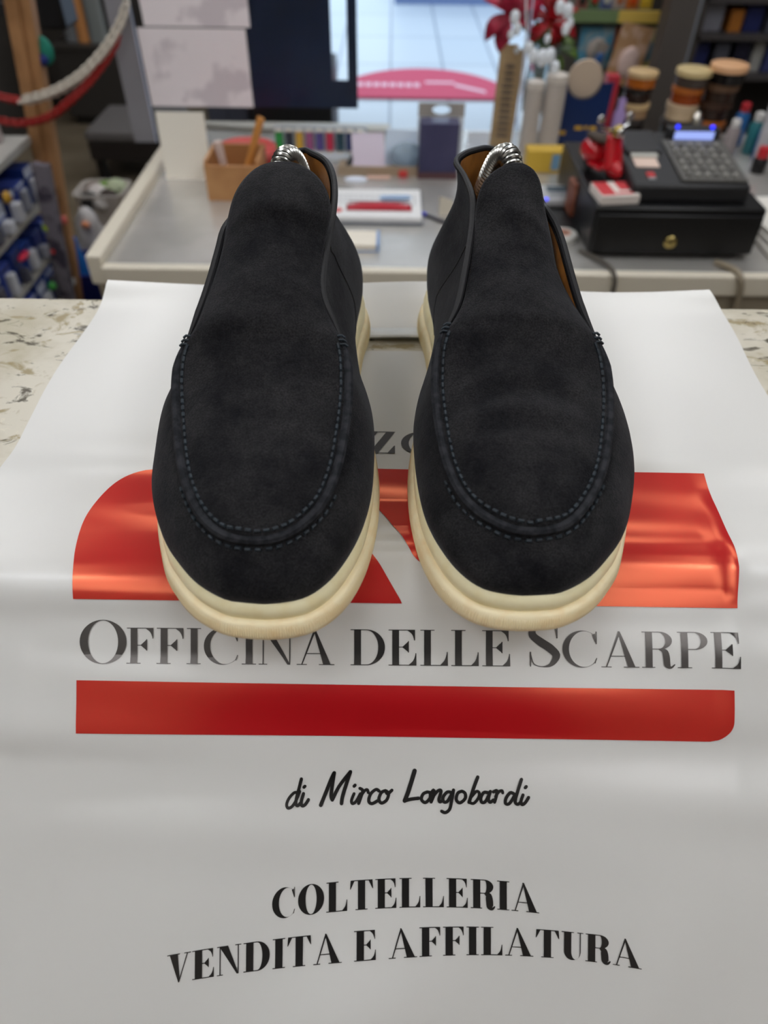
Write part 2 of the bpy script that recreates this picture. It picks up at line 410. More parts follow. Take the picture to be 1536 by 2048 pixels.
# --- lettering
class Glyphs:
    def __init__(s, T, t): s.T = T; s.t = t
    def q(s, *p): return list(p)
    def make(s, ch):
        T, t = s.T, s.t; out = []; sf = .085
        R = lambda x0, y0, x1, y1: out.append([(x0, y0), (x1, y0), (x1, y1), (x0, y1)])
        def stem(x, w=None, top=True, bot=True, l=sf, r=sf):
            w = w or T; R(x, 0, x + w, 1)
            if top: R(x - l, 1 - t, x + w + r, 1)
            if bot: R(x - l, 0, x + w + r, t)
        def ring(cx, cy, ro, so, ci, ri, si, a0, a1, n=26):
            for k in range(n):
                a, b = a0 + (a1 - a0) * k / n, a0 + (a1 - a0) * (k + 1) / n
                out.append([(cx + ro * math.cos(a), cy + so * math.sin(a)), (cx + ro * math.cos(b), cy + so * math.sin(b)),
                            (ci + ri * math.cos(b), cy + si * math.sin(b)), (ci + ri * math.cos(a), cy + si * math.sin(a))])
        def ribbon(pts, ws, n=24):
            P = []
            for k in range(n + 1):
                x = k / n * (len(pts) - 1); i = min(int(x), len(pts) - 2); f = x - i
                p0, p1, p2, p3 = pts[max(i - 1, 0)], pts[i], pts[i + 1], pts[min(i + 2, len(pts) - 1)]
                c = [.5 * (2 * p1[d] + (p2[d] - p0[d]) * f + (2 * p0[d] - 5 * p1[d] + 4 * p2[d] - p3[d]) * f * f + (3 * p1[d] - p0[d] - 3 * p2[d] + p3[d]) * f ** 3) for d in (0, 1)]
                P.append((c[0], c[1], ws[i] + (ws[i + 1] - ws[i]) * f))
            prev = None
            for k in range(n + 1):
                a, b = P[max(k - 1, 0)], P[min(k + 1, n)]
                dx, dy = b[0] - a[0], b[1] - a[1]; l = math.hypot(dx, dy) or 1
                nx, ny = -dy / l * P[k][2] / 2, dx / l * P[k][2] / 2
                cur = ((P[k][0] + nx, P[k][1] + ny), (P[k][0] - nx, P[k][1] - ny))
                if prev: out.append([prev[0], prev[1], cur[1], cur[0]])
                prev = cur
        arm = lambda x0, x1, y, h, up: (R(x0, y, x1, y + t), out.append([(x1 - .02, y + t if up else y), (x1, y + t if up else y), (x1, y + h if up else y + t - h), (x1 - .022, y + h if up else y + t - h)]),
                                       out.append([(x1 - .17, y + t if up else y), (x1 - .02, y + t if up else y), (x1 - .02, y + h * .9 if up else y + t - h * .9), (x1 - .06, y + h * .4 if up else y + t - h * .4)]))
        TA = 2 * math.pi
        if ch == 'O': ring(.44, .5, .44, .515, .44, .44 - T * 1.05, .515 - t * .8, 0, TA, 40); w = .88
        elif ch == 'C':
            ring(.43, .5, .43, .515, .43 + T / 2 - t, .43 - T / 2 - t * .6, .515 - t * .9, math.radians(48), math.radians(312), 34)
            out.append([(.74, .64), (.765, .64), (.765, .99), (.745, .99)]); out.append([(.66, .9), (.74, .66), (.75, .70), (.72, .93)]); out.append([(.71, .12), (.73, .10), (.77, .25), (.755, .26)]); w = .80
        elif ch == 'D':
            stem(sf, r=.02); ring(sf + T + .12, .5, .42, .5, sf + T + .12, .42 - T, .5 - t, -math.pi / 2, math.pi / 2, 24)
            R(sf + T, 1 - t, sf + T + .14, 1); R(sf + T, 0, sf + T + .14, t); w = sf + T + .56
        elif ch in 'EF':
            stem(sf, r=.02 if ch == 'E' else sf); x1 = sf + T + .36; arm(sf + T, x1, 1 - t, .3, False)
            R(sf + T, .5, sf + T + .2, .5 + t); out.append([(sf + T + .2, .36), (sf + T + .222, .36), (sf + T + .222, .68), (sf + T + .2, .68)])
            out.append([(sf + T + .08, .5), (sf + T + .2, .38), (sf + T + .2, .66), (sf + T + .08, .5 + t)])
            if ch == 'E': arm(sf + T, x1 + .03, 0, .34, True)
            w = x1 + (.06 if ch == 'E' else .02)
        elif ch == 'L': stem(sf, r=sf); arm(sf + T, sf + T + .38, 0, .38, True); w = sf + T + .40
        elif ch == 'I': stem(sf); w = 2 * sf + T
        elif ch == 'N':
            R(sf, 0, sf + t * 1.1, 1); R(0, 0, 2 * sf + t, t); R(.0, 1 - t, sf + T * .8, 1); x = sf + .60
            out.append([(sf - .01, 1), (sf + T * 1.15, 1), (x + t, 0), (x + t - .06, 0)]); R(x, 0, x + t * 1.1, 1); R(x - sf, 1 - t, x + sf + t, 1); w = x + sf + t
        elif ch == 'A':
            out.append([(.10, 0), (.10 + t * 1.2, 0), (.42, .93), (.39, 1)]); out.append([(.60, 0), (.60 + T * 1.12, 0), (.42, 1), (.375, 1)])
            R(.22, .30, .62, .30 + t); R(0, 0, .23, t); R(.50, 0, .70 + T, t); w = .70 + T
        elif ch == 'V':
            out.append([(.08, 1), (.08 + T * 1.12, 1), (.42, .06), (.37, 0)]); out.append([(.66, 1), (.66 + t * 1.2, 1), (.40, 0), (.37, 0)])
            R(0, 1 - t, .18 + T, 1); R(.57, 1 - t, .79, 1); w = .76
        elif ch in 'PR':
            stem(sf, r=sf if ch == 'P' else .06); cx = sf + T + .14
            ring(cx, .755, .30, .245, cx, .30 - T * .95, .245 - t, -math.pi / 2, math.pi / 2, 20); R(sf + T, 1 - t, cx, 1); R(sf + T, .51, cx + .01, .51 + t); w = cx + .32
            if ch == 'R': ribbon([(cx, .52), (cx + .13, .46), (cx + .17, .30), (cx + .19, .08), (cx + .27, .01), (cx + .36, .10)], [t, T * .9, T, T * .95, T * .4, t]); w = cx + .36
        elif ch == 'S':
            ribbon([(.55, .72), (.50, .93), (.31, .99), (.12, .90), (.10, .73), (.25, .57), (.42, .43), (.54, .26), (.45, .06), (.29, .0), (.12, .06), (.06, .28)],
                   [t, t, t * 1.4, T * .7, T, T * 1.2, T * 1.2, T, T * .6, t, t, t], 46)
            out.append([(.54, .66), (.565, .66), (.565, .99), (.545, .99)]); out.append([(.045, .0), (.065, .0), (.07, .34), (.045, .34)]); w = .64
        elif ch == 'T':
            x = .27; R(x, 0, x + T, 1); R(x - sf, 0, x + T + sf, t); R(.02, 1 - t, .56 + T - .04, 1)
            for a, b, c in ((.0, .02, .15), (.54 + T, .52 + T, .39 + T)): out.append([(a, .70), (b, .70), (c, 1 - t), (b, 1)])
            w = .54 + T
        elif ch == 'U':
            R(sf, .3, sf + T, 1); R(0, 1 - t, 2 * sf + T, 1); x = sf + .52
            R(x, .3, x + t * 1.1, 1); R(x - sf, 1 - t, x + sf + t, 1)
            cx = (sf + x + t) / 2; ro = (x + t * 1.1 - sf) / 2
            ring(cx, .3, ro, .315, cx + T / 2 - t / 2, ro - T / 2 - t / 2, .315 - t, math.pi, TA, 22); w = x + sf + t
        elif ch == 'Z':
            R(.04, 1 - t, .60, 1); R(.0, 0, .60, t); out.append([(.0, 0), (T * 1.15, 0), (.60, 1), (.60 - T * 1.15, 1)])
            out.append([(.04, .66), (.062, .66), (.2, 1 - t), (.04, 1)]); out.append([(.58, .36), (.60, .36), (.60, 0), (.43, t)]); w = .62
        else: w = .3
        return out, w
def sub_poly(p, n=3):
    """quad -> n x n cells so that it follows the rippled sheet"""
    a, b, c, d = p
    L = lambda s, e, t: (s[0] + (e[0] - s[0]) * t, s[1] + (e[1] - s[1]) * t)
    return [[L(L(a, b, i / n), L(d, c, i / n), j / n) for i in range(n + 1)] for j in range(n + 1)]
def text(mb, s, x0, x1, base, height, T, t, gap=.07, space=.34, big=(), bigh=1.2, shear=0):
    """letters between pixel columns x0..x1, base(x) = pixel row of the baseline there"""
    G = Glyphs(T, t); pos = []; x = 0
    for i, ch in enumerate(s):
        if ch == ' ': x += space; continue
        k = bigh if i in big else 1
        gl, w = G.make(ch); pos.append((x, k, gl)); x += w * k * (.95 if k > 1 else 1) + gap
    sc = (x1 - x0) / (x - gap)
    for gx, k, gl in pos:
        for poly in gl:
            small = max(abs(poly[0][0] - poly[2][0]), abs(poly[0][1] - poly[2][1])) < .2
            rows = sub_poly(poly, 1 if small else 5); R3 = []
            for r in rows:
                o = []
                for (a, b) in r:
                    X = x0 + (gx + a * k) * sc; o.append(bagpix(X, base(X) - b * k * height, .00045))
                R3.append(o)
            mb.grid(R3)
arc1 = lambda x: 1807 + .00024 * (x - 850) ** 2 + .004 * (x - 850)
arc2 = lambda x: 1901 + .000185 * (x - 880) ** 2 - .002 * (x - 880)
for s, x0, x1, base, h_, T, t_, kw in (
    ('OFFICINA DELLE SCARPE', 161, 1476, lambda x: 1325 + .0072 * (x - 161), 71, .15, .022, dict(gap=.06, space=.30, big=(0, 15), bigh=1.2)),
    ('COLTELLERIA', 547, 1076, arc1, 57, .24, .03, dict(gap=.075)), ('VENDITA E AFFILATURA', 340, 1278, arc2, 56, .24, .03, dict(gap=.075, space=.32)),
    ('ZO', 738, 878, lambda x: 911 + .014 * (x - 738), 44, .17, .03, dict(gap=.12))):
    mb = MB(); text(mb, s, x0, x1, base, h_, T, t_, **kw)
    obj('printed_lettering', local(mb, bagt), m_ink, bagt, ang=80)
SCRIPT = [
 ([(236, 205), (216, 200), (190, 225), (178, 255), (186, 271), (206, 262), (226, 230), (240, 195)], 11), ([(248, 135), (238, 175), (225, 225), (222, 252), (232, 260), (247, 245)], 12),
 ([(258, 205), (248, 240), (251, 260), (266, 256), (282, 233)], 12), ([(260, 175), (265, 170)], 12),
 ([(341, 258), (365, 200), (388, 142), (405, 106)], 14), ([(405, 106), (397, 160), (390, 212), (396, 234)], 13), ([(396, 234), (430, 168), (482, 101)], 13), ([(482, 101), (461, 165), (445, 218), (440, 250)], 14),
 ([(500, 205), (488, 236), (493, 251), (510, 240), (530, 205)], 11), ([(500, 170), (505, 165)], 12),
 ([(528, 180), (541, 190), (533, 220), (522, 250)], 12), ([(532, 217), (550, 192), (563, 186), (568, 200)], 11),
 ([(619, 192), (605, 185), (580, 205), (570, 238), (585, 251), (612, 238)], 12),
 ([(650, 190), (630, 200), (619, 230), (631, 248), (655, 235), (665, 207), (652, 190), (660, 205), (681, 188)], 12),
 ([(790, 96), (775, 145), (757, 200), (742, 237)], 16), ([(742, 237), (775, 229), (808, 225)], 13),
 ([(850, 195), (830, 205), (822, 230), (840, 245), (862, 225), (863, 200), (850, 195)], 12),
 ([(868, 200), (881, 186), (879, 215), (868, 242)], 12), ([(873, 222), (900, 190), (916, 190), (906, 225), (909, 241), (922, 236)], 12),
 ([(966, 197), (945, 195), (925, 220), (929, 241), (946, 238), (966, 205)], 12), ([(975, 185), (966, 235), (956, 275), (936, 291), (918, 285)], 12),
 ([(1015, 190), (995, 200), (988, 230), (1005, 245), (1030, 225), (1030, 200), (1015, 190)], 12),
 ([(1091, 124), (1071, 175), (1049, 242)], 13), ([(1049, 242), (1070, 247), (1091, 225), (1098, 200), (1085, 190), (1062, 214)], 11),
 ([(1141, 197), (1120, 195), (1105, 220), (1109, 241), (1126, 238), (1146, 202)], 12), ([(1150, 190), (1141, 225), (1149, 241), (1164, 230)], 12),
 ([(1165, 192), (1181, 186), (1179, 210), (1170, 240)], 12), ([(1175, 214), (1190, 192), (1205, 186), (1209, 196)], 11),
 ([(1266, 202), (1245, 195), (1225, 220), (1222, 245), (1240, 246), (1266, 207)], 12), ([(1299, 133), (1281, 185), (1268, 235), (1279, 249), (1294, 238)], 12),
 ([(1305, 205), (1295, 235), (1301, 250), (1316, 240), (1331, 216)], 12), ([(1316, 171), (1321, 166)], 12)]
mb = MB()
def catmull(pts, n):
    out = []
    for k in range(n + 1):
        x = k / n * (len(pts) - 1); i = min(int(x), len(pts) - 2); f = x - i
        p0, p1, p2, p3 = pts[max(i - 1, 0)], pts[i], pts[i + 1], pts[min(i + 2, len(pts) - 1)]
        out.append(tuple(.5 * (2 * p1[d] + (p2[d] - p0[d]) * f + (2 * p0[d] - 5 * p1[d] + 4 * p2[d] - p3[d]) * f * f + (3 * p1[d] - p0[d] - 3 * p2[d] + p3[d]) * f ** 3) for d in range(len(p1))))
    return out
for pts, w in SCRIPT:
    w *= 1.3
    Q = catmull(pts, 5 * len(pts)); rows = []
    for k, (x, y) in enumerate(Q):
        a, b = Q[max(k - 1, 0)], Q[min(k + 1, len(Q) - 1)]; dx, dy = b[0] - a[0], b[1] - a[1]; l = math.hypot(dx, dy) or 1
        nx, ny = -dy / l * w / 2, dx / l * w / 2
        rows.append([bagpix(500 + (x + nx * s) / 2.4, 1500 + (y + ny * s) / 2.4, .00045) for s in (-1, 1)])
    mb.grid(rows)
    for (x, y) in (Q[0], Q[-1]):                       # round stroke ends
        c = bagpix(500 + x / 2.4, 1500 + y / 2.4, .00045)
        ring = [bagpix(500 + (x + w / 2 * math.cos(a)) / 2.4, 1500 + (y + w / 2 * math.sin(a)) / 2.4, .00045) for a in [2 * math.pi * k / 10 for k in range(10)]]
        mb.add([c] + ring, [(0, 1 + k, 1 + (k + 1) % 10) for k in range(10)])
obj('printed_signature', local(mb, bagt), m_ink, bagt, smooth=False)
# ------------------------------------------------------------------ the shoes
m_suede = suede()
m_lip = mat('suede_edge', (52, 53, 57), .9, spec=.15, bump=(700, .5, .0006), noise=200, rgb2=(34, 35, 39))
m_bind = mat('collar_binding', (26, 26, 29), .55, bump=(500, .3, .0004))
m_thread = mat('navy_thread', (40, 50, 58), .6, noise=300, rgb2=(28, 35, 42))
m_lining = mat('tan_leather_lining', (150, 98, 42), .5, noise=60, rgb2=(118, 74, 30), bump=(220, .3, .0008))
m_mid = mat('cream_rubber', (254, 243, 200), .42, noise=90, rgb2=(246, 230, 178), mix=(.45, .75))
m_out = mat('cream_ribbed_rubber', (255, 240, 200), .6, noise=120, rgb2=(250, 226, 178), mix=(.45, .75))
m_steel = mat('spring_steel', (205, 205, 200), .25, metal=1)

def poly_len(P):
    s = [0.]
    for a, b in zip(P, P[1:]): s.append(s[-1] + (b - a).length)
    return s
def resample(P, n):
    """smooth curve through the points P, n+1 samples evenly spaced"""
    Q = [Vector(p) for p in catmull([tuple(p) for p in P], 14 * len(P))]
    s = poly_len(Q); out = []; i = 0
    for k in range(n + 1):
        t = s[-1] * k / n
        while i < len(Q) - 2 and s[i + 1] < t: i += 1
        d = s[i + 1] - s[i]; out.append(Q[i].lerp(Q[i + 1], 0 if d < 1e-9 else (t - s[i]) / d))
    return out
# feather line (where the upper meets the sole) of the shoe on the left, toe tip -> heel back
F_LAT = [(-.0500, .1842, .0245), (-.0585, .1848, .0245), (-.0672, .1868, .0240), (-.0793, .1945, .0235), (-.0897, .2060, .0225), (-.0978, .2180, .022), (-.1065, .2400, .0215), (-.1108, .2580, .021), (-.1130, .2850, .021),
         (-.1115, .3150, .021), (-.1050, .3450, .022), (-.0985, .3750, .023), (-.0940, .4050, .024), (-.0900, .4300, .025), (-.0820, .4540, .0265), (-.0690, .4690, .028), (-.0530, .4740, .0285)]
F_MED = [(-.0500, .1842, .0245), (-.0415, .1852, .0245), (-.0330, .1884, .0240), (-.0255, .1955, .0235), (-.0190, .2060, .023), (-.0130, .2220, .022), (-.0095, .2400, .0215), (-.0078, .2600, .021), (-.0082, .2850, .021),
         (-.0120, .3150, .021), (-.0175, .3450, .022), (-.0215, .3750, .023), (-.0205, .4050, .024), (-.0185, .4300, .026), (-.0215, .4530, .0275), (-.0345, .4690, .0285), (-.0530, .4740, .0285)]
Yr = lambda pts: [at_y(x, y, v) for x, y, v in pts]
Zr = lambda pts: [at_z(x, y, ZM + z) for x, y, z in pts]
Wd = lambda pts: [Vector((x, y, ZM + z)) for x, y, z in pts]
NA, NQ = 44, 44       # samples along the apron half and along the quarter half

def shoe(side, label, apron_lat, apron_med, q_lat, q_med, t_lat, t_med, creases, ripple_amp):
    fl = Wd(F_LAT); fm = Wd(F_MED)
    if side > 0:
        mir = lambda p: Vector((-p.x + .0100, p.y + .0065, p.z)); fl = [mir(p) for p in fl]; fm = [mir(p) for p in fm]
    root = thing('suede_shoe', label, 'shoe', (-.055 if side < 0 else .065, .33, ZM), 0, 'pair of dark suede shoes')
    def split(F, E0):
        """feather samples matching the apron half and the quarter half"""
        Q = resample(F, 400); yc = E0[-1].y + .008
        i = min(range(len(Q)), key=lambda k: abs(Q[k].y - yc) if k > 60 else 9)
        return resample(Q[:i + 1:4] + [Q[i]], NA), resample(Q[i::4], NQ)
    sides = []
    for F, ap, qu in ((fl, apron_lat, q_lat), (fm, apron_med, q_med)):
        a = resample(ap, NA); q = resample([a[-1]] + qu, NQ)
        Fa, Fq = split(F, a)
        sides.append((Fa + Fq[1:], a + q[1:]))
    N2 = NA + NQ
    cen = sum((p for p in fl + fm), Vector()) / len(fl + fm)
    # closed loops: lateral toe->heel then medial heel->toe
    Fr = sides[0][0] + list(reversed(sides[1][0]))[1:-1]
    Er = sides[0][1] + list(reversed(sides[1][1]))[1:-1]
    wq = [sm(k, NA - 10, NA + 10) for k in range(N2 + 1)]; Wq = wq + list(reversed(wq))[1:-1]
    wh = [sm(k, N2 - 16, N2) for k in range(N2 + 1)]; Wh = wh + list(reversed(wh))[1:-1]
    n = len(Fr); out = []
    sgn = 0
    for i in range(n):
        t = Fr[(i + 1) % n] - Fr[i - 1]; o = Vector((t.y, -t.x, 0)).normalized()
        if o.dot(Fr[i] - cen) < 0 and abs(o.dot(Fr[i] - cen)) > .01: o = -o
        elif o.dot(Fr[i] - cen) < 0: o = -o
        out.append(o)
    up = Vector((0, 0, 1))
    def shell(i, v, inset=0):
        Fp, Ep, o = Fr[i], Er[i], out[i]; h = max(.01, Ep.z - Fp.z); w = (Ep - Fp); w.z = 0; w = w.length
        toe = g(Fp.y - .184, .05)
        ka = Wq[i]; kh = Wh[i]
        P1 = Fp + up * (h * .42) + o * (.0085 * (1 - toe) * (1 + .35 * ka * (1 - kh)) + .005 * toe + .004 * kh)
        P2a = Ep + o * min(w * .55, .016) - up * (.0035 + .12 * h)
        P2q = Ep - up * (h * .38) + o * (.004 - .014 * (1 - kh)) 
        P2 = P2a.lerp(P2q, ka)
        b = (1 - v)
        p = Fp * b ** 3 + P1 * (3 * b * b * v) + P2 * (3 * b * v * v) + Ep * v ** 3
        p = p - o * inset
        p += o * (.0006 * math.sin(p.x * 130 + p.z * 90) * math.sin(p.y * 95 + 2 * side) * math.sin(math.pi * v))
        return p
    NV = 18
    rows = [[shell(i, j / NV) for i in range(n)] for j in range(NV + 1)]
    rows = [[Fr[i] - up * .006 - out[i] * .002 for i in range(n)]] + rows
    obj('upper', local(MB().grid(rows, close_u=True), root), m_suede, root, ang=80)
    # tan lining of the open part
    ids = [i for i in range(n) if Wq[i] > .02]
    rows = [[shell(i, .18 + .815 * j / 12, .0024) for i in ids] for j in range(13)]
    lin_o = obj('lining', local(MB().grid(rows), root), m_lining, root, ang=80)
    # insole
    rows = []
    for s in (1.0, .55, .12): rows.append([cen + ((Fr[i] - out[i] * .004) - cen) * s + up * (.004 + (Fr[i].z - cen.z) * 0) for i in range(n)])
    obj('insole', local(MB().grid(rows, close_u=True), root), m_lining, root)
    # apron and tongue, one piece
    lat = resample(apron_lat, NA)[:]; med = resample(apron_med, NA)[:]
    tl = resample([lat[-1]] + t_lat, 40); tm = resample([med[-1]] + t_med, 40)
    lat = lat + tl[1:]; med = med + tm[1:]
    NC = 30; rows = []
    for k, (a, b) in enumerate(zip(lat, med)):
        tw = sm(k, NA - 6, NA + 22)                      # 0 apron, 1 tongue
        wdt = (a - b).length; row = []
        cr = min(wdt * .14, .0105) * (1 - tw) + min(wdt * .20, .011) * tw
        nd = Vector((0, -.32 - .45 * tw, 1 - .4 * tw)).normalized(); cr *= 1 - .8 * sm(k, NA + 26, NA + 40)
        for c in range(NC + 1):
            s = 2 * c / NC - 1
            p = a.lerp(b, c / NC)
            e = 1 - abs(s) ** (2.6 - .5 * tw)
            p = p + nd * (cr * e + .0016 * (1 - tw))
            rr = 0
            for (cy, cx, amp, wd, bend) in creases:       # creases of wear across the vamp
                q = (p.y - (cy + bend * (p.x - cx) ** 2 * 10)) / wd
                rr += amp * math.exp(-q * q) * max(0, 1 - ((p.x - cx) / .033) ** 2)
            rr += ripple_amp * math.sin(p.y * 140 + 30 * p.x) * math.sin(p.x * 80 + 2) * e
            kk_ = k + 3.5 * s * s; rr += (.0010 * sm(kk_, NA + 24.0, NA + 27) + .0014 * math.exp(-((kk_ - NA - 27) / 1.8) ** 2)) * (1 - s ** 4)     # stitched facing at the tongue's top
            row.append(p + nd * rr * (1 - sm(k, NA + 36, NA + 40)))
        rows.append(row if side < 0 else row[::-1])
    rows_apron = rows[:NA + 6]
    apr = obj('apron_tongue', local(MB().grid(rows), root), m_suede, root, ang=80, solid=.0024)
    # raised seam round the apron
    seam = list(reversed(resample(apron_lat, NA))) + resample(apron_med, NA)[1:]
    obj('apron_seam', local(MB().tube([p + up * .0016 for p in seam], [.0005 + .0018 * min(1, min(i, len(seam) - 1 - i) / 5) for i in range(len(seam))], 8), root), m_lip, root)
    # hand stitches beside it, lying on the leather
    from mathutils.bvhtree import BVHTree
    g1 = MB().grid([[shell(i, j / NV) for i in range(n)] for j in range(NV + 1)], close_u=True); g2 = MB().grid(rows_apron)
    bv = [BVHTree.FromPolygons([Vector(p) for p in q.v], q.f) for q in (g1, g2)]
    def top(p):
        zz = [h[0].z for h in (t.ray_cast(Vector((p.x, p.y, ZM + .3)), Vector((0, 0, -1))) for t in bv) if h[0] is not None]
        return Vector((p.x, p.y, max(zz) if zz else p.z))
    sc = resample(seam, 62); mb = MB()
    cx = sum(p.x for p in seam) / len(seam); cy = max(p.y for p in seam) - .03
    for i in range(1, 62):
        t = (sc[min(i + 1, 62)] - sc[i - 1]); t.z = 0; t.normalize(); inn = Vector((-t.y, t.x, 0)).normalized()
        if inn.dot(Vector((cx, cy, 0)) - Vector((sc[i].x, sc[i].y, 0))) < 0: inn = -inn
        fr = abs(i - 31) / 31.
        for off, cond in ((.0034 - .0020 * max(0, 1 - fr * 1.7), True), (-.0026, fr < .36)):
            if not cond: continue
            c = sc[i] + inn * off; d = t * .0013
            A, B_ = top(c - d), top(c + d); C_ = (A + B_) / 2; A2, B2 = A.lerp(C_, .3), B_.lerp(C_, .3)
            mb.tube([A - up * .0003, A2 + up * .0006, B2 + up * .0006, B_ - up * .0003], [.0004, .00080, .00080, .0004], 6)
    for p, q in ((sc[0], sc[1]), (sc[62], sc[61])):          # bar tacks where the seam ends
        w = (Vector((cx, p.y, p.z)) - p).normalized()
        for k in range(3):
            c = p.lerp(q, k * .55 - .3) + up * .0028
            mb.tube([c - w * .0014 - up * .0006, c + up * .0006, c + w * .0022 + up * .0004], .00065, 6)
    obj('hand_stitching', local(mb, root), m_thread, root)
    # bound collar edge
    loop = [Er[i] for i in range(n) if Wq[i] > .45]
    obj('collar_binding', local(MB().tube([p + up * .0004 for p in loop], [.0006 + .0011 * min(1, min(i, len(loop) - 1 - i) / 4) for i in range(len(loop))], 8), root), m_bind, root)
    # side seam lines behind the quarter edges
    for sd, i0 in ((0, N2 - 26), (1, n - (N2 - 26))):
        obj('side_seam', local(MB().tube([shell(i0 + (1 if sd == 0 else -1) * int(4 * math.sin(3 * v / 14.)), v / 14) for v in range(1, 15)], .00045, 5), root), m_bind, root)
    # sole: midsole band and ribbed outsole
    S = resample(Fr + [Fr[0]], 1400)[:-1]; ns = len(S); On = []
    for i in range(ns):
        t = S[(i + 5) % ns] - S[i - 5]; o = Vector((t.y, -t.x, 0)).normalized()
        if o.dot(S[i] - cen) < 0: o = -o
        On.append(o)
    yt = min(p.y for p in S); yh = max(p.y for p in S)
    def lift(y): return .0065 * max(0, 1 - (y - yt) / .062) ** 1.8
    def ring(off, k, rib=0, kk=1):
        o_ = []
        for i in range(ns):
            y = S[i].y; top = S[i].z - ZM; lf = lift(y); z = lf + (top + .0008 - lf) * k
            he = .003 * sm(y, yh - .075, yh - .02)
            toe = .0022 * (1 - sm(y, yt, yt + .05))
            q = S[i] + On[i] * (off + he * (1 - k * .5) + toe * (1 - k) + rib * (1 if i % 2 else -1))
            o_.append(Vector((q.x, q.y, ZM + z)))
        return o_
    mid = [(-.006, 1.0), (-.0010, 1.0), (.0006, .97), (.0018, .90), (.0024, .80), (.0023, .68), (.0014, .58), (.0010, .53), (.0006, .48)]
    obj('midsole', local(MB().grid([ring(a, b)[::5] for a, b in mid], close_u=True), root), m_mid, root, ang=80)
    outp = [(.0008, .53, 0), (.0028, .52, 0), (.0040, .47, .00022), (.0046, .36, .00028), (.0050, .22, .00028), (.0047, .10, .00025), (.0038, .03, 0), (.0026, .0, 0), (-.004, .0, 0)]
    rows = [ring(a, b, c) for a, b, c in outp]
    mb = MB().grid(rows, close_u=True); mb.f.append(tuple(range((len(rows) - 1) * ns, len(rows) * ns)))
    obj('outsole', local(mb, root), m_out, root, ang=50)
    return root, Er

L_ap_lat = Zr([(512, 1086, .0465), (482, 1083, .0465), (450, 1075, .047), (422, 1056, .048), (398, 1027, .0495), (380, 990, .0515), (368, 950, .0535), (360, 900, .056), (355, 840, .060), (353, 780, .065), (357, 735, .071), (364, 708, .075), (373, 688, .079)])
L_ap_med = Zr([(512, 1086, .0465), (545, 1083, .0465), (580, 1070, .047), (612, 1048, .048), (640, 1018, .050), (663, 975, .0525), (680, 920, .056), (692, 850, .061), (697, 790, .067), (696, 740, .074), (692, 708, .078), (686, 688, .081)])
L_q_lat = Zr([(390, 645, .086), (407, 600, .092), (423, 550, .099), (437, 500, .105), (451, 455, .111)]) + Wd([(-.0790, .393, .1080), (-.0770, .420, .1070), (-.0705, .443, .1085), (-.0625, .4565, .1095), (-.0545, .4605, .1140)])
L_q_med = Zr([(668, 645, .087), (651, 607, .0925), (645, 570, .0965), (649, 525, .1015), (658, 475, .107), (667, 425, .113), (670, 380, .1175), (664, 345, .1205), (650, 322, .121), (625, 308, .1195)]) + Wd([(-.0500, .4570, .1154), (-.0545, .4605, .1140)])
L_t_lat = Zr([(393, 654, .086), (413, 600, .0925), (430, 550, .099), (444, 500, .106), (452, 455, .1125)]) + Yr([(459, 420, .360), (469, 388, .366), (486, 360, .3715), (510, 337, .376), (534, 326, .379), (552, 323, .380)])
L_t_med = Zr([(664, 645, .087), (648, 600, .0935), (643, 555, .099), (647, 505, .1055), (656, 465, .111)]) + Yr([(662, 430, .359), (660, 400, .3645), (648, 370, .370), (628, 346, .3745), (600, 329, .3785), (580, 323, .380)])
R_ap_lat = Zr([(1055, 1068, .0465), (1085, 1066, .0465), (1115, 1060, .047), (1140, 1047, .048), (1164, 1022, .0495), (1187, 985, .0515), (1204, 940, .054), (1213, 887, .0565), (1217, 835, .060), (1216, 780, .065), (1210, 735, .071), (1202, 705, .076), (1193, 683, .080)])
R_ap_med = Zr([(1055, 1068, .0465), (1024, 1063, .0465), (992, 1050, .047), (953, 1026, .048), (921, 991, .050), (895, 935, .0535), (879, 868, .058), (871, 803, .063), (870, 760, .0675), (873, 715, .074), (880, 685, .079), (890, 663, .082)])
R_q_lat = Zr([(1165, 622, .089), (1149, 573, .0955), (1137, 530, .101), (1124, 483, .106), (1110, 448, .110), (1093, 420, .114)]) + Wd([(.0850, .398, .1085), (.0850, .424, .1070), (.0795, .450, .1085), (.0720, .4635, .1095), (.0640, .4680, .1140)])
R_q_med = Zr([(911, 622, .088), (921, 590, .0925), (930, 543, .099), (939, 489, .1055), (945, 440, .111), (944, 395, .1165), (929, 355, .1195), (912, 326, .121), (928, 309, .121), (955, 300, .1190)]) + Wd([(.0590, .4640, .1160), (.0640, .4680, .1140)])
R_t_lat = Zr([(1180, 662, .0835), (1149, 613, .089), (1128, 574, .094), (1113, 533, .0995), (1105, 489, .106), (1097, 450, .112)]) + Yr([(1090, 418, .369), (1086, 390, .374), (1080, 362, .379), (1068, 340, .383), (1052, 329, .386), (1042, 325, .387)])
R_t_med = Zr([(904, 648, .085), (926, 604, .0905), (936, 545, .098), (943, 490, .105), (949, 440, .112)]) + Yr([(953, 405, .374), (958, 385, .377), (970, 360, .381), (990, 341, .384), (1012, 329, .3865), (1026, 325, .387)])
sl, ErL = shoe(-1, 'left of the two dark charcoal suede slip-on shoes, wide rounded tongue', L_ap_lat, L_ap_med, L_q_lat, L_q_med, L_t_lat, L_t_med,
     [(.285, -.055, -.0007, .006, 0), (.318, -.055, .0008, .007, .1)], .00035)
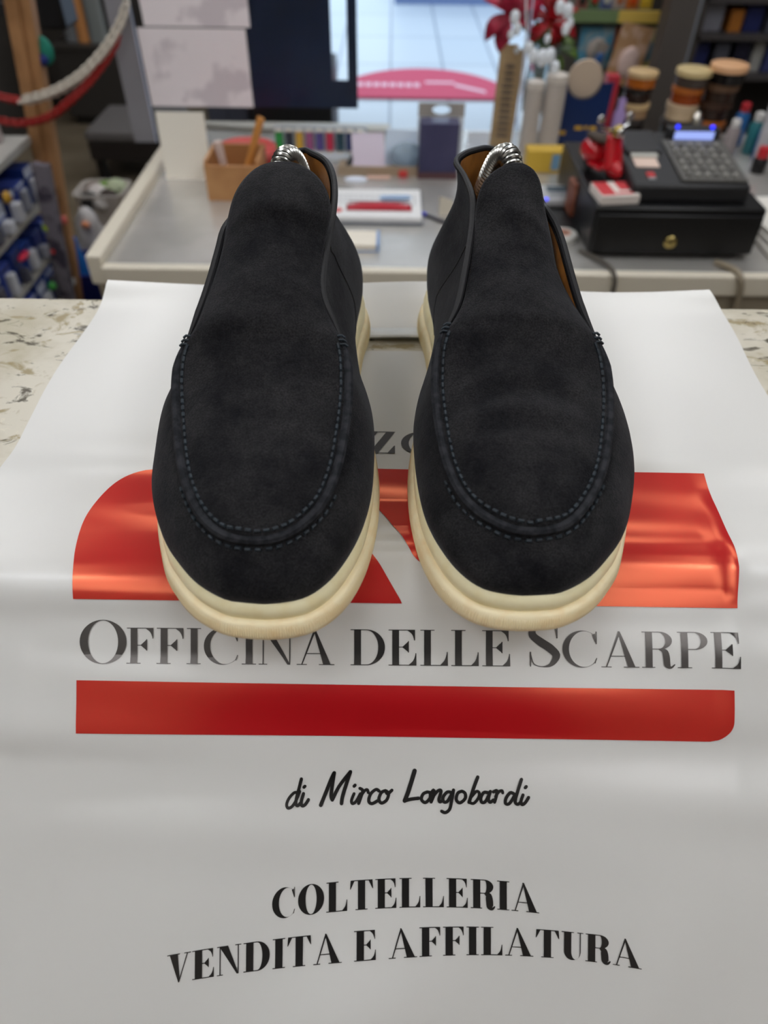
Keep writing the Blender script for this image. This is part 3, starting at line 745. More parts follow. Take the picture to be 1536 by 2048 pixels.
sr, ErR = shoe(1, 'right of the two dark charcoal suede slip-on shoes, creased vamp and narrow tongue', R_ap_lat, R_ap_med, R_q_lat, R_q_med, R_t_lat, R_t_med,
     [(.262, .060, .0012, .0035, -.6), (.252, .060, -.0010, .0035, -.5), (.283, .065, .0016, .005, -1.0), (.273, .065, -.0012, .004, -.9), (.318, .07, .0007, .008, -.4)], .00045)
# coiled spring shoe trees
def shoe_tree(path, label):
    root = thing('shoe_tree', label, 'shoe tree', (path[0][0], path[0][1], ZM + .03), 0, 'coiled spring shoe trees')
    C = resample([Vector((x, y, ZM + z)) for x, y, z in path], 900)
    # denser helix
    pts = []
    D = resample(C[::20] + [C[-1]], 76 * 12)
    for i, c in enumerate(D):
        t = (D[min(i + 1, len(D) - 1)] - D[max(i - 1, 0)]).normalized(); s = Vector((1, 0, 0)); s = (s - t * s.dot(t)).normalized(); b = t.cross(s)
        a = i / 12 * 2 * math.pi
        pts.append(c + (s * math.cos(a) + b * math.sin(a)) * .0050)
    obj('spring_coil', local(MB().tube(pts, .0011, 6), root), m_steel, root)
    obj('spring_core', local(MB().tube(C[::30], .0036, 8), root), mat('core_steel', (120, 120, 116), .4, metal=1), root)
    e = C[-1]; obj('heel_plug', local(MB().ball(e, (.012, .008, .016)), root), mat('plug_plastic', (30, 30, 30), .4), root)
shoe_tree([(-.060, .345, .045), (-.0600, .360, .075), (-.0598, .375, .105), (-.0585, .387, .122), (-.0560, .399, .1300), (-.0525, .411, .126), (-.0495, .422, .111), (-.0480, .433, .090), (-.0490, .446, .065)], 'silver coiled spring shoe tree arching out of the left shoe')
shoe_tree([(.068, .352, .045), (.0680, .367, .075), (.0676, .382, .105), (.0665, .394, .1225), (.0645, .405, .1310), (.0605, .417, .126), (.0570, .428, .110), (.0550, .440, .090), (.0560, .452, .065)], 'silver coiled spring shoe tree arching out of the right shoe')
# ------------------------------------------------------------------ the desk behind the aisle
DZ = .70
dk = thing('desk', 'long sales desk with grey steel top beyond the aisle', 'desk', (.3, 1.42, 0))
a0 = at_z(186, 533, DZ); dy0 = a0.y; dx0 = a0.x; DY1 = 2.275; DX1 = 1.75
dk.location = (dx0, dy0, 0)
m_steel_top = mat('brushed_grey_top', (214, 211, 206), .27, metal=.5, noise=5, rgb2=(196, 193, 188))
m_cream = mat('cream_rim', (226, 218, 200), .4)
m_front = mat('desk_front_laminate', (150, 139, 121), .55)
DW = DX1 - dx0
obj('desk_top', rect(.02, DW - .02, .012, DY1 - dy0, DZ - .028, DZ), m_steel_top, dk, smooth=False)
obj('edge_rim', MB().box(-.012, .02, 0, DY1 - dy0, DZ - .04, DZ + .022).box(.02, DW, -.012, .012, DZ - .04, DZ + .004), m_cream, dk, smooth=False, bev=.004)
for i, (xa, xb) in enumerate(((0, .70), (.705, 1.255), (1.26, 1.80), (1.805, DW))):
    obj('front_panel', rect(xa, xb, .0, .018, .06, DZ - .042), m_front, dk, smooth=False, bev=.003)
obj('side_panel', rect(-.008, .012, .02, DY1 - dy0 - .02, .06, DZ - .042), m_front, dk, smooth=False)
obj('back_panel', rect(0, DW, DY1 - dy0 - .02, DY1 - dy0 - .002, .06, DZ - .03), m_front, dk, smooth=False)
obj('plinth', rect(.03, DW - .03, .05, DY1 - dy0 - .05, 0, .06), P((50, 48, 46)), dk, smooth=False)
# curved pale back shelf on the desk
sh = thing('desk_shelf', 'pale curved-front board along the back of the desk', 'shelf', (-.12, 2.24, DZ))
pl = [(-.62, -.06), (-.45, -.10), (-.2, -.13), (.1, -.145), (.35, -.14), (.55, -.12), (.55, .08), (-.62, .08)]
pl = [(-.48, .03), (-.38, .005), (-.26, -.015), (-.14, -.026), (-.02, -.03), (.06, -.028), (.12, -.02), (.12, .034), (-.48, .034)]
mb = MB(); n = len(pl)
mb.add([(x, y, .0005) for x, y in pl] + [(x, y, .014) for x, y in pl], [tuple(reversed(range(n))), tuple(range(n, 2 * n))] + [(i, (i + 1) % n, (i + 1) % n + n, i + n) for i in range(n)])
obj('shelf_board', mb, mat('pale_shelf', (196, 190, 176), .4), sh, smooth=False)
obj('front_lip', MB().tube([(x, y, .014) for x, y in pl[:7]], .004, 8), mat('pale_shelf_lip', (216, 212, 200), .4), sh)

def scale_at(p): return (p.y * CP + (EYE.z - p.z) * SP) / FP      # metres per pixel at a point
def std(px, py, z=DZ): return at_z(px, py, z)
def one(name, label, cat, mb, m, loc, group=None, rotz=0, **k):
    o = obj(name, mb, m, loc=loc, **k); o.rotation_euler.z = rotz; return tag(o, label, cat, group)
def cuboid(w, d, h): return MB().box(-w / 2, w / 2, 0, d, 0, h)
def upright(px0, px1, pyb, pyt, z=DZ):
    """a standing thing whose foot is seen at px0..px1, pyb: base point, width, height"""
    p = at_z((px0 + px1) / 2, pyb, z); w = (px1 - px0) * scale_at(p); h = at_y((px0 + px1) / 2, pyt, p.y).z - z
    return p, w, h
E0 = .0008
# --- acrylic screen with sheets
YS = 2.13
sc_ = thing('acrylic_screen', 'tall clear acrylic screen standing across the desk', 'screen', (-.1, YS, DZ))
m_acr = mat('clear_acrylic', (244, 248, 252), .03, trans=1, ior=1.12, spec=.35)
sx0 = at_y(318, 300, YS).x + .1; sx1 = at_y(1052, 100, YS).x + .1
obj('pane', rect(sx0, sx1, 0, .005, .0, 1.15), m_acr, sc_, smooth=False)
for q_ in (sx0 - .004, sx1): obj('polished_edge', rect(q_, q_ + .004, -.001, .006, 0, 1.15), mat('acrylic_edge', (196, 206, 232), .15), sc_, smooth=False)
obj('side_wing', rect(sx0 - .062, sx0 - .004, -.001, .006, 0, 1.15), mat('smoked_strip', (170, 168, 174), .2, alpha=.6), sc_, smooth=False)
for x in (sx0 + .1, sx1 - .1): obj('foot', MB().box(x - .03, x + .03, -.05, .055, 0, .006).box(x - .03, x + .03, -.004, -.0005, .006, .04), mat('acrylic_foot', (220, 225, 232), .1), sc_, smooth=False)
m_sheet = mat('white_paper', (252, 244, 247), .6, noise=9, rgb2=(226, 217, 222), mix=(.52, .60))
def sheet(name, label, cat, px0, px1, pyt, pyb, m, dy, slot=None, d=.002):
    A = at_y(px0, pyb, YS - dy); B = at_y(px1, pyb, YS - dy); T = at_y((px0 + px1) / 2, pyt, YS - dy)
    w = B.x - A.x; h = T.z - A.z
    mb = MB()
    if slot:
        s0, s1, sb = [(at_y(q, pyb, YS - dy).x - A.x) for q in slot[:2]] + [at_y(slot[0], slot[2], YS - dy).z - A.z]
        mb.box(0, s0, 0, d, 0, h).box(s1, w, 0, d, 0, h).box(s0, s1, 0, d, 0, sb)
    else: mb.box(0, w, 0, d, 0, h)
    return one(name, label, cat, mb, m, (A.x, YS - dy, A.z), smooth=False)
sheet('paper_sheet', 'white paper sheet taped on the clear screen, lower of the two', 'paper', 304, 507, 57, 212, m_sheet, .006)
sheet('paper_sheet', 'white paper sheet taped on the clear screen, upper one cut by the photo top', 'paper', 288, 500, -70, 52, m_sheet, .006)
m_navy = mat('navy_poster', (40, 52, 80), .3, noise=3, rgb2=(30, 40, 62))
sheet('poster', 'dark navy poster with a bright slot taped on the clear screen beside white sheets', 'poster', 509, 716, -70, 214, m_navy, -.012, slot=(667, 697, 160))
# --- standing white card, wooden box, bits on the left of the desk
p, w, h = upright(333, 424, 358, 228)
t = thing('card_sign', 'blank cream card sign standing on the left of the desk', 'sign', p)
obj('card', cuboid(w, .004, h), mat('cream_card', (250, 245, 232), .6), t, rot=(math.radians(-6), 0, 0), smooth=False)
obj('easel_foot', rect(-w * .3, w * .3, .004, .05, 0, .008), mat('clear_foot', (210, 212, 215), .2), t, smooth=False)
p, w, h = upright(418, 524, 402, 325)
m_pine = mat('pine_wood', (196, 146, 96), .5, noise=12, rgb2=(176, 124, 78))
t = thing('wooden_box', 'small open pine box of tools left of the left shoe', 'box', p)
dpt = .13
for x0, x1, y0, y1, nm in ((-w / 2, w / 2, 0, .008, 'front_panel'), (-w / 2, w / 2, dpt - .008, dpt, 'back_panel'), (-w / 2, -w / 2 + .008, .008, dpt - .008, 'side_panel'), (w / 2 - .008, w / 2, .008, dpt - .008, 'side_panel')):
    obj(nm, rect(x0, x1, y0, y1, 0, h * (.9 if 'front' in nm else 1)), m_pine, t, smooth=False)
obj('bottom_panel', rect(-w / 2 + .008, w / 2 - .008, .008, dpt - .008, 0, .008), m_pine, t, smooth=False)
one('wooden_stick', 'orange wooden stick leaning out of the pine box', 'stick', MB().tube([(0, 0, .012), (.06, .01, h + .075)], .009, 10), mat('orange_wood', (206, 140, 70), .5), (p.x + .01, p.y + .06, DZ))
one('shoe_brush', 'pale bristled brush standing in the pine box', 'brush', MB().tube([(0, 0, .012), (-.015, 0, h + .035)], [.006, .011], 8), P((214, 190, 180), .7), (p.x - .015, p.y + .03, DZ))
t = thing('red_tin', 'wide round red tin behind the pine box', 'tin', p + Vector((.0, dpt + .085, 0)))
obj('body', MB().lathe([(.070, 0), (.075, .004), (.075, .035), (.072, .037)], n=36), mat('red_lacquer', (196, 60, 62), .35), t)
obj('lid', MB().lathe([(.077, .036), (.078, .038), (.078, .050), (.074, .054), (.068, .0545), (.066, .052)], n=36), mat('red_lid', (224, 96, 92), .3), t)
one('red_box', 'small red carton right of the pine box', 'box', cuboid(.05, .05, .06), P((190, 52, 66), .5), p + Vector((.105, .10, 0)), bev=.002)
# thread spools in a rack
rk = thing('spool_rack', 'pale rack holding a row of coloured thread spools', 'rack', at_z(640, 318, DZ))
obj('rack_base', rect(-.125, .125, -.02, .06, 0, .012), mat('rack_plastic', (206, 214, 220), .4), rk, smooth=False, bev=.002)
obj('rack_back', rect(-.125, .125, .052, .06, .012, .065), mat('rack_plastic', (206, 214, 220), .4), rk, smooth=False)
spc = [('green', (60, 170, 84)), ('charcoal', (60, 66, 76)), ('yellow', (226, 180, 70)), ('mauve', (168, 96, 140)), ('violet', (96, 84, 150)), ('crimson', (206, 54, 84)), ('dark teal', (52, 82, 96)), ('navy', (44, 60, 110)), ('pale blue', (150, 180, 214))]
for i, (nm, c) in enumerate(spc):
    t = thing('thread_spool', nm + ' thread spool in the rack behind the shoes', 'spool', Vector(rk.location) + Vector((-.108 + .027 * i, .02, .012)), 0, 'thread spools in the rack')
    obj('core', MB().lathe([(.0115, 0), (.0115, .003), (.004, .004), (.004, .05), (.0115, .051), (.0115, .054)], n=14), P((222, 216, 204)), t)
    obj('thread', MB().lathe([(.0042, .0045), (.0105, .006), (.0105, .048), (.0042, .0495)], n=14), P(c, .6), t)
one('scissors_handle', 'black handled clipper lying before the spool rack', 'tool', MB().tube([(0, 0, .008), (.02, .03, .03), (.05, .05, .045), (.075, .05, .04)], [.006, .009, .009, .006], 8), P((54, 58, 62), .35), at_z(692, 345, DZ))
t = thing('leaflet_tray', 'grey tray of pale leaflets behind the open diary', 'tray', at_z(765, 352, DZ))
obj('tray_body', MB().box(-.115, .115, 0, .006, 0, .022).box(-.115, .115, .006, .11, 0, .005), mat('tray_tan', (170, 150, 126), .5), t, smooth=False)
for i, (dx, c, rz) in enumerate(((-.035, (226, 214, 230), .12), (.045, (206, 220, 236), -.1))):
    nm = ('lilac', 'pale blue')[i]
    one('leaflet', nm + ' leaflet leaning in the grey tray', 'leaflet', MB().box(-.042, .042, 0, .002, 0, .085), P(c, .5), Vector(t.location) + Vector((dx, .03 + .03 * i, .0055)), rotz=rz, rot=(math.radians(-28), 0, rz), smooth=False)
one('label_card', 'small peach card lying on the leaflet tray front', 'card', rect(-.03, .03, 0, .02, 0, .003), P((222, 186, 170), .5), Vector(t.location) + Vector((-.01, -.026, E0)), smooth=False)
one('crumpled_wrap', 'crumpled clear blue wrapping beside the navy box', 'wrapping', MB().ball((0, 0, .032), (.045, .03, .032), 14, 9), mat('clear_wrap', (206, 228, 244), .1, trans=.6, bump=(60, 1, .01)), at_z(812, 345, DZ) + Vector((0, .03, 0)))
one('red_clip', 'tiny red clip lying beside the leaflet tray', 'clip', cuboid(.022, .02, .014), P((206, 60, 56), .4), at_z(806, 356, DZ), bev=.002)
one('clear_lens', 'oval clear plastic cover lying above the open diary', 'cover', MB().lathe([(.024, 0), (.026, .003), (.022, .007), (.01, .009)], n=24, M=Matrix.Diagonal((1.15, .5, 1, 1))), mat('milky_plastic', (232, 240, 255), .15), at_z(712, 361, DZ))
# open diary
p = at_z(750, 420, DZ)
t = thing('spiral_diary', 'open spiral diary with ruled columns on the desk', 'diary', p)
dw, dd = .215, .165
obj('cover', rect(-dw / 2 - .003, dw / 2 + .003, -dd / 2 - .003, dd / 2 + .003, 0, .006), P((120, 124, 132), .5), t, smooth=False)
obj('pages', rect(-dw / 2, dw / 2, -dd / 2, dd / 2, .006, .017), mat('diary_pages', (238, 238, 238), .6), t, smooth=False, bev=.001)
mb = MB()
for k in range(16): mb.box(-dw / 2 + .012 + k * .0125, -dw / 2 + .0135 + k * .0125, -.01, .05, .017, .0172)
for k in range(4): mb.box(-dw / 2 + .008, dw / 2 - .008, -.012 + k * .02, -.0112 + k * .02, .017, .0172)
obj('ruling', mb, P((150, 154, 160), .6), t, smooth=False)
mb = MB()
for k in range(26): mb.tube([(-dw / 2 + .01 + k * .0078, dd / 2 + .002 + .006 * math.cos(q), .012 + .009 * math.sin(q)) for q in [2 * math.pi * j / 10 for j in range(10)]], .0008, 5, closed=True)
obj('spiral_binding', mb, m_steel, t)
obj('page_mark', MB().lathe([(.012, .0171), (.0118, .0173)], (-.085, -.045, 0), 16), P((214, 70, 66), .5), t, smooth=False)
t = thing('zip_pouch', 'flat red pencil pouch lying on the open diary', 'pouch', p + Vector((.01, -.03, .0178)))
obj('pouch_body', MB().grid([[(-.075 + .15 * i / 14, -.018 + .036 * j / 6, (.010 * (1 - ((j - 3) / 3) ** 2) * (1 - ((i - 7) / 7) ** 4)) + .001) for i in range(15)] for j in range(7)]), mat('red_vinyl', (190, 34, 52), .35), t, solid=.0008)
obj('zip', MB().tube([(-.07, .012, .008), (.07, .012, .008)], .0014, 6), P((120, 30, 44)), t)
one('clear_pen', 'pale blue clear pen lying along the red pouch', 'pen', MB().tube([(-.035, 0, .006), (-.028, 0, .006), (.03, .004, .006), (.04, .0045, .006)], [.002, .0055, .0055, .002], 10), mat('pale_blue_plastic', (176, 206, 240), .2), p + Vector((.045, .012, .0182)))
p = at_z(716, 488, DZ)
t = thing('notepad', 'small blank white notepad with blue cover edge', 'notepad', p)
obj('pages', rect(-.045, .040, -.035, .035, .002, .014), mat('cream_pages', (240, 232, 216), .6), t, smooth=False)
obj('cover', MB().box(-.046, .046, -.036, .036, 0, .002).box(.0405, .046, -.036, .036, .002, .0145), P((112, 152, 206), .4), t, smooth=False)
p = at_z(882, 445, DZ)
t = thing('ballpoint_pen', 'blue capped ballpoint lying between the shoes', 'pen', p + Vector((0, 0, .0045)), -.75)
obj('barrel', MB().tube([(-.05, 0, 0), (.035, 0, 0), (.05, 0, 0)], [.0035, .0038, .001], 10), P((60, 58, 70), .3), t)
obj('cap', MB().tube([(-.066, 0, 0), (-.062, 0, 0), (-.044, 0, 0)], [.003, .0045, .0045], 10), P((50, 60, 200), .3), t)
p, w, h = upright(880, 912, 430, 392)
one('paper_tag', 'folded white paper tag behind the right shoe heel', 'tag', MB().add([(-w * .6, 0, 0), (w * .6, 0, 0), (0, .04, 0), (-w * .6, -.002, h), (w * .2, .0, h * .8)], [(0, 1, 4, 3), (0, 3, 2), (1, 2, 4), (2, 3, 4), (0, 2, 1)]), P((226, 218, 200), .6), p, smooth=False)
# navy box + hang tag behind
p, w, h = upright(836, 912, 358, 247)
t = thing('navy_box', 'upright navy box standing between the shoes on the desk', 'box', p)
obj('carton', cuboid(w, .05, h), mat('navy_carton', (58, 58, 92), .35, noise=9, rgb2=(72, 70, 104)), t, bev=.002)
obj('base_strip', rect(-w / 2 - .002, w / 2 + .002, -.002, .052, 0, .016), P((92, 62, 66), .5), t, smooth=False)
p2 = p + Vector((.006, .075, 0)); zb = at_y(884, 245, p2.y).z - DZ; zt = at_y(884, 206, p2.y).z - DZ
t = thing('hang_card', 'white hang card with grey header and oval hole behind navy box', 'card', p2)
hw = .5 * 92 * scale_at(p2 + Vector((0, 0, zb)))
obj('card', rect(-hw, hw, 0, .003, 0, zb + (zt - zb) * .30), mat('white_card', (228, 234, 240), .5), t, smooth=False)
mb = MB(); hz = zb + (zt - zb) * .30; N_ = 28
O_ = []; I_ = []
for k in range(N_):
    a = 2 * math.pi * k / N_ + math.pi / 4; c, s = math.cos(a), math.sin(a); m = max(abs(c), abs(s))
    O_.append((c / m * hw, s / m * (zt - hz) / 2)); I_.append((c * hw * .40, s * (zt - hz) * .34))
zc = (hz + zt) / 2
V = [(x, y, zc + z) for y in (0, .003) for x, z in O_ + I_]; Fc = []
for k in range(N_):
    k2 = (k + 1) % N_
    Fc += [(k, k2, N_ + k2, N_ + k), (2 * N_ + k, 3 * N_ + k, 3 * N_ + k2, 2 * N_ + k2), (k, 2 * N_ + k, 2 * N_ + k2, k2), (N_ + k, N_ + k2, 3 * N_ + k2, 3 * N_ + k)]
obj('header', MB().add(V, Fc), mat('grey_header', (176, 170, 162), .5), t, smooth=False)
# tan hanging strip
p, w, h = upright(978, 1022, 292, 88)
t = thing('cardboard_strip', 'tall tan cardboard size strip with printed lines behind right shoe', 'strip', p)
st = [(-w / 2, 0), (w / 2, 0), (w * .58, h * .93), (w * .30, h * .97), (w * .26, h), (-w * .22, h), (-w * .28, h * .97), (-w * .46, h * .93)]
obj('strip_card', MB().prism(st, .003), mat('kraft_card', (206, 170, 124), .6, noise=20, rgb2=(194, 156, 110)), t, smooth=False)
mb = MB()
for k in range(12):
    z = h * (.10 + .062 * k); ww = w * (.26 if k < 9 else .2)
    mb.box(-ww + w * .05, ww * .9 + w * .05, -.0008, 0, z, z + h * .022)
    mb.box(-ww + w * .05, ww * .5 + w * .05, -.0008, 0, z + h * .03, z + h * .038)
obj('printed_lines', mb, P((104, 92, 84), .6), t, smooth=False)
obj('eyelet', MB().lathe([(w * .10, -.001), (w * .11, .0), (w * .11, .004), (w * .06, .005)], n=16, M=Mrot((w * .22, 0, h * .945), math.pi / 2)), P((240, 240, 236), .3), t)
# clear tubes
m_tubeclr = mat('frosted_tube', (206, 196, 186), .3, alpha=.72)
for px0, px1, pyt, nm in ((1036, 1070, 162, 'left'), (1072, 1112, 148, 'right')):
    p, w, h = upright(px0, px1, 300, pyt)
    t = thing('plastic_tube', 'frosted plastic tube behind the right shoe, %s of two' % nm, 'tube', p, 0, 'frosted plastic tubes')
    obj('tube_body', MB().lathe([(w * .5, 0), (w * .5, h * .9), (w * .46, h * .94), (w * .44, h * .93), (w * .44, .003)], n=22), m_tubeclr, t)
    obj('cap', MB().lathe([(w * .5, h * .905), (w * .52, h * .92), (w * .50, h), (w * .3, h * 1.02)], n=22), P((214, 206, 196), .4), t)
# flowers: poinsettia in a vase, with glass drops
p = at_z(1086, 262, DZ)
t = thing('poinsettia', 'crimson poinsettia in a clear vase behind the acrylic screen', 'plant', p + Vector((0, .16, 0)))
obj('vase', MB().lathe([(.035, 0), (.045, .01), (.05, .08), (.04, .15), (.05, .19), (.047, .19), (.037, .15), (.045, .08), (.03, .012)], n=24), mat('vase_glass', (226, 236, 240), .05, trans=.9), t)
rnd = random.Random(3)
def leafm(c, d, l, wd, up_=Vector((0, -.5, .8))):
    d = d.normalized(); s = d.cross(up_).normalized() * wd; nn = s.cross(d).normalized()
    R_ = []
    for i in range(7):
        f = i / 6; ww = math.sin(math.pi * min(1, f * .98 + .02)) ** .8
        m = c + d * (l * f) + nn * (.02 * math.sin(3 * f))
        R_.append([m - s * ww + nn * .004, m, m + s * ww + nn * .004])
    return R_
bas = Vector(t.location)
def cluster(px, py, y, num, l, m, nm):
    c = at_y(px, py, y) - bas; mb = MB()
    for k in range(num):
        a = 2 * math.pi * k / num + rnd.random() * .5
        mb.grid(leafm(c, Vector((math.cos(a), -.25 + .5 * rnd.random(), math.sin(a))), l * (.8 + .4 * rnd.random()), l * .28))
    obj(nm, mb, m, t, solid=.0008)
    return c
m_crim = mat('crimson_bract', (190, 26, 62), .5, noise=30, rgb2=(150, 16, 44)); m_crim2 = mat('red_bract', (190, 20, 34), .5, noise=30, rgb2=(140, 10, 22)); m_leaf = mat('leaf_green', (86, 112, 40), .5, noise=30, rgb2=(56, 84, 30))
YP = bas.y
cs = [cluster(1018, 28, YP - .02, 7, .085, m_crim, 'bract'), cluster(1060, -14, YP, 7, .08, m_crim, 'bract'), cluster(1103, 42, YP + .01, 7, .075, m_crim2, 'bract'), cluster(1112, 100, YP + .03, 7, .065, m_leaf, 'leaf'), cluster(1085, 85, YP + .05, 6, .055, m_leaf, 'leaf')]
mb = MB()
for c in cs: mb.tube([(0, 0, .02), (c.x * .3, c.y * .3, .2), tuple(c)], .004, 6)
obj('stem', mb, m_leaf, t)
t = thing('glass_garland', 'hanging strand of clear glass drops before the poinsettia', 'ornament', at_y(1053, 60, YS - .02))
g0 = Vector(t.location)
m_gl = mat('bright_glass', (240, 246, 252), .08, spec=1)
mb = MB(); L0 = at_y(1052, -60, g0.y) - g0; L1_ = at_y(1040, 190, g0.y) - g0
obj('cord', MB().tube([tuple(L0), (0, 0, 0), tuple(L1_)], .0022, 6), m_gl, t)
for px, py, r in ((1030, 35, .012), (1034, 58, .011), (1058, 96, .011), (1066, 112, .013), (1022, 70, .008), (1084, 116, .015), (1100, 112, .014), (1110, 135, .012), (1095, 78, .008), (1136, 22, .013), (1120, 14, .012), (1132, 58, .011), (1140, 46, .009)):
    c = at_y(px, py, g0.y) - g0
    obj('glass_drop', MB().ball(tuple(c), (r, r * .8, r * 1.35), 12, 8), m_gl, t)
# navy display box with round cut-out
p, w, h = upright(1092, 1196, 296, 162)
t = thing('display_box', 'navy cardboard display box with round cut-out and yellow print', 'box', p, -.10)
N_ = 24; cutz = h * .97; rr = w * .30
top_ = [(rr * math.cos(a), cutz + rr * .9 * math.sin(a)) for a in [math.pi + math.pi * k / N_ for k in range(N_ + 1)]]
poly = [(-w / 2, 0), (w / 2, 0), (w * .54, h)] + [(x, z) for x, z in reversed([(q[0] + w * .02, min(q[1], h)) for q in top_])] + [(-w * .36, h), (-w * .40, h * .30), (-w * .5, h * .28)]
m_nb = mat('navy_display', (14, 40, 88), .4)
obj('box_front', MB().prism(poly, .004), m_nb, t, smooth=False)
obj('box_body', rect(-w * .40, w * .52, .0045, .07, 0, h * .62), m_nb, t, smooth=False)
mb = MB()
for x0, x1, z0, z1 in ((-.02, .12, .285, .345), (.16, .22, .30, .35), (.26, .38, .29, .35), (-.30, -.18, .20, .26)): mb.box(w * x0, w * x1, -.0008, 0, h * z0, h * z1)
obj('printed_mark', mb, P((206, 160, 50), .5), t, smooth=False)
obj('round_disc', MB().lathe([(w * .30, 0), (w * .31, .002), (w * .31, .008), (w * .30, .01)], n=32, M=Mrot((w * .03, .03, h * 1.0), math.pi / 2)), mat('beige_disc', (200, 180, 158), .5), t)
p, w, h = upright(1200, 1222, 268, 158)
one('red_box', 'narrow upright red box right of the navy display box', 'box', cuboid(w * 1.1, .04, h), P((176, 36, 52), .4), p + Vector((0, .03, 0)), bev=.002)
p, w, h = upright(1224, 1246, 268, 200)
one('lilac_bottle', 'small lilac and white bottle left of the polish jars', 'bottle', MB().lathe([(w * .55, 0), (w * .6, .004), (w * .6, h * .55), (w * .35, h * .7), (w * .35, h * .95), (w * .3, h)], n=18), mat('lilac_plastic', (176, 152, 206), .25), p + Vector((0, .02, 0)))
p, w, h = upright(1050, 1132, 346, 302)
t = thing('yellow_box', 'yellow carton with blue window behind the right shoe', 'box', p)
obj('carton', cuboid(w, .05, h), P((216, 178, 66), .45), t, bev=.002)
obj('blue_window', rect(w * .10, w * .30, -.0008, 0, h * .15, h * .85), P((120, 160, 190), .3), t, smooth=False)
# card terminal on a black tray
tr = one('black_tray', 'flat black tray under the small card reader', 'tray', rect(-.10, .08, -.07, .09, 0, .012), P((24, 24, 26), .4), at_z(1120, 445, DZ), bev=.003)
tp = Vector(tr.location)
t = thing('card_reader', 'small grey card reader with blue light beside the right shoe', 'card reader', at_z(1112, 405, DZ + .0125))
obj('body', MB().box(-.045, .045, -.03, .06, 0, .02), P((190, 192, 194), .35), t, bev=.006, seg=3)
obj('screen', rect(-.022, .032, .012, .045, .0201, .0212), P((92, 106, 116), .2), t, smooth=False)
obj('blue_light', MB().ball((-.030, -.026, .0165), (.006, .004, .004)), mat('blue_led', (60, 70, 255), .3, emit=2.0), t)
obj('keys', MB().box(-.02, .03, -.02, .006, .0201, .0215), P((150, 152, 156), .4), t, smooth=False)
p, w, h = upright(1148, 1170, 446, 378)
one('leather_wallet', 'brown leather wallet standing against the till drawer', 'wallet', cuboid(.03, .055, h * .95), mat('brown_leather', (122, 66, 44), .5, noise=40, rgb2=(150, 96, 76)), at_z(1152, 436, DZ + .0125), rotz=.1, bev=.004)
p = at_z(1130, 478, DZ)
t = thing('tape_roll', 'white roll of tape by the till drawer corner', 'tape', p + Vector((-.005, 0, 0)))
obj('roll', MB().lathe([(.028, 0), (.03, .002), (.03, .012), (.028, .014), (.016, .014), (.016, .0)], n=26), P((222, 220, 214), .4), t)
obj('core', MB().lathe([(.0155, .0), (.0155, .016), (.012, .016), (.012, 0)], n=20), P((220, 170, 150), .5), t)
one('purple_ribbon', 'lilac crumpled ribbon behind the card reader', 'ribbon', MB().tube([(0, 0, .004), (.01, .005, .03), (.022, .0, .05), (.03, .01, .03), (.036, .012, .004)], .006, 8), P((150, 140, 170), .5), at_z(1128, 372, DZ))

# ------------------------------------------------------------------ the till
A = at_z(1172, 516, DZ); B = at_z(1500, 522, DZ)
tx0, tx1, ty = A.x, B.x, (A.y + B.y) / 2; TW = tx1 - tx0; TD = .40; DH = .105
t = thing('cash_box', 'black metal cash box with round brass lock under the till', 'cash box', (tx0 + TW / 2, ty, DZ))
m_blk = mat('black_metal', (20, 20, 22), .38); m_blk2 = mat('black_plastic', (38, 38, 40), .5)
obj('case', rect(-TW / 2, TW / 2, .006, TD, .010, DH), m_blk, t, bev=.004)
obj('drawer_front', rect(-TW / 2 + .005, TW / 2 - .005, -.003, .006, .014, DH - .012), m_blk, t, bev=.002)
for sx in (-1, 1):
    for yy in (.03, TD - .05): obj('foot', rect(sx * (TW / 2 - .03) - .012, sx * (TW / 2 - .03) + .012, yy, yy + .024, 0, .0101), m_blk2, t, smooth=False)
kz = at_y(1340, 484, ty - .003).z - DZ; kx = at_y(1340, 484, ty - .003).x - (tx0 + TW / 2)
lk = obj('key_lock', MB().lathe([(.013, 0), (.0135, .003), (.011, .006), (.004, .0065)], n=22, M=Mrot((kx, -.003, kz), math.pi / 2)), mat('brass', (190, 170, 110), .25, metal=1), t)
obj('keyhole', rect(kx - .0012, kx + .0012, -.0105, -.0095, kz - .005, kz + .005), m_blk2, lk, smooth=False)
# till body on the drawer
TZ = DZ + DH
ry0 = ty + .035; rx0 = at_y(1262, 394, ry0).x; rx1 = at_y(1496, 398, ry0).x
RW = rx1 - rx0; RD = .25
t = thing('cash_register', 'dark electronic till with keypad, receipt cover and lit display', 'till', (rx0 + RW / 2, ry0, TZ))
def wedge(x0, x1, y0, y1, z0, z1, zb=0): return MB().add([(x0, y0, zb), (x1, y0, zb), (x1, y1, zb), (x0, y1, zb), (x0, y0, z0), (x1, y0, z0), (x1, y1, z1), (x0, y1, z1)], [(0, 3, 2, 1), (4, 5, 6, 7), (0, 1, 5, 4), (1, 2, 6, 5), (2, 3, 7, 6), (3, 0, 4, 7)])
FH, BH = .034, .060
obj('body', wedge(-RW / 2, RW / 2, 0, RD, FH, BH), m_blk2, t, bev=.006)
sl_ = (BH - FH) / RD
def onslope(x0, x1, y0, y1, th): return wedge(x0, x1, y0, y1, FH + sl_ * y0 + th, FH + sl_ * y1 + th, 0).v
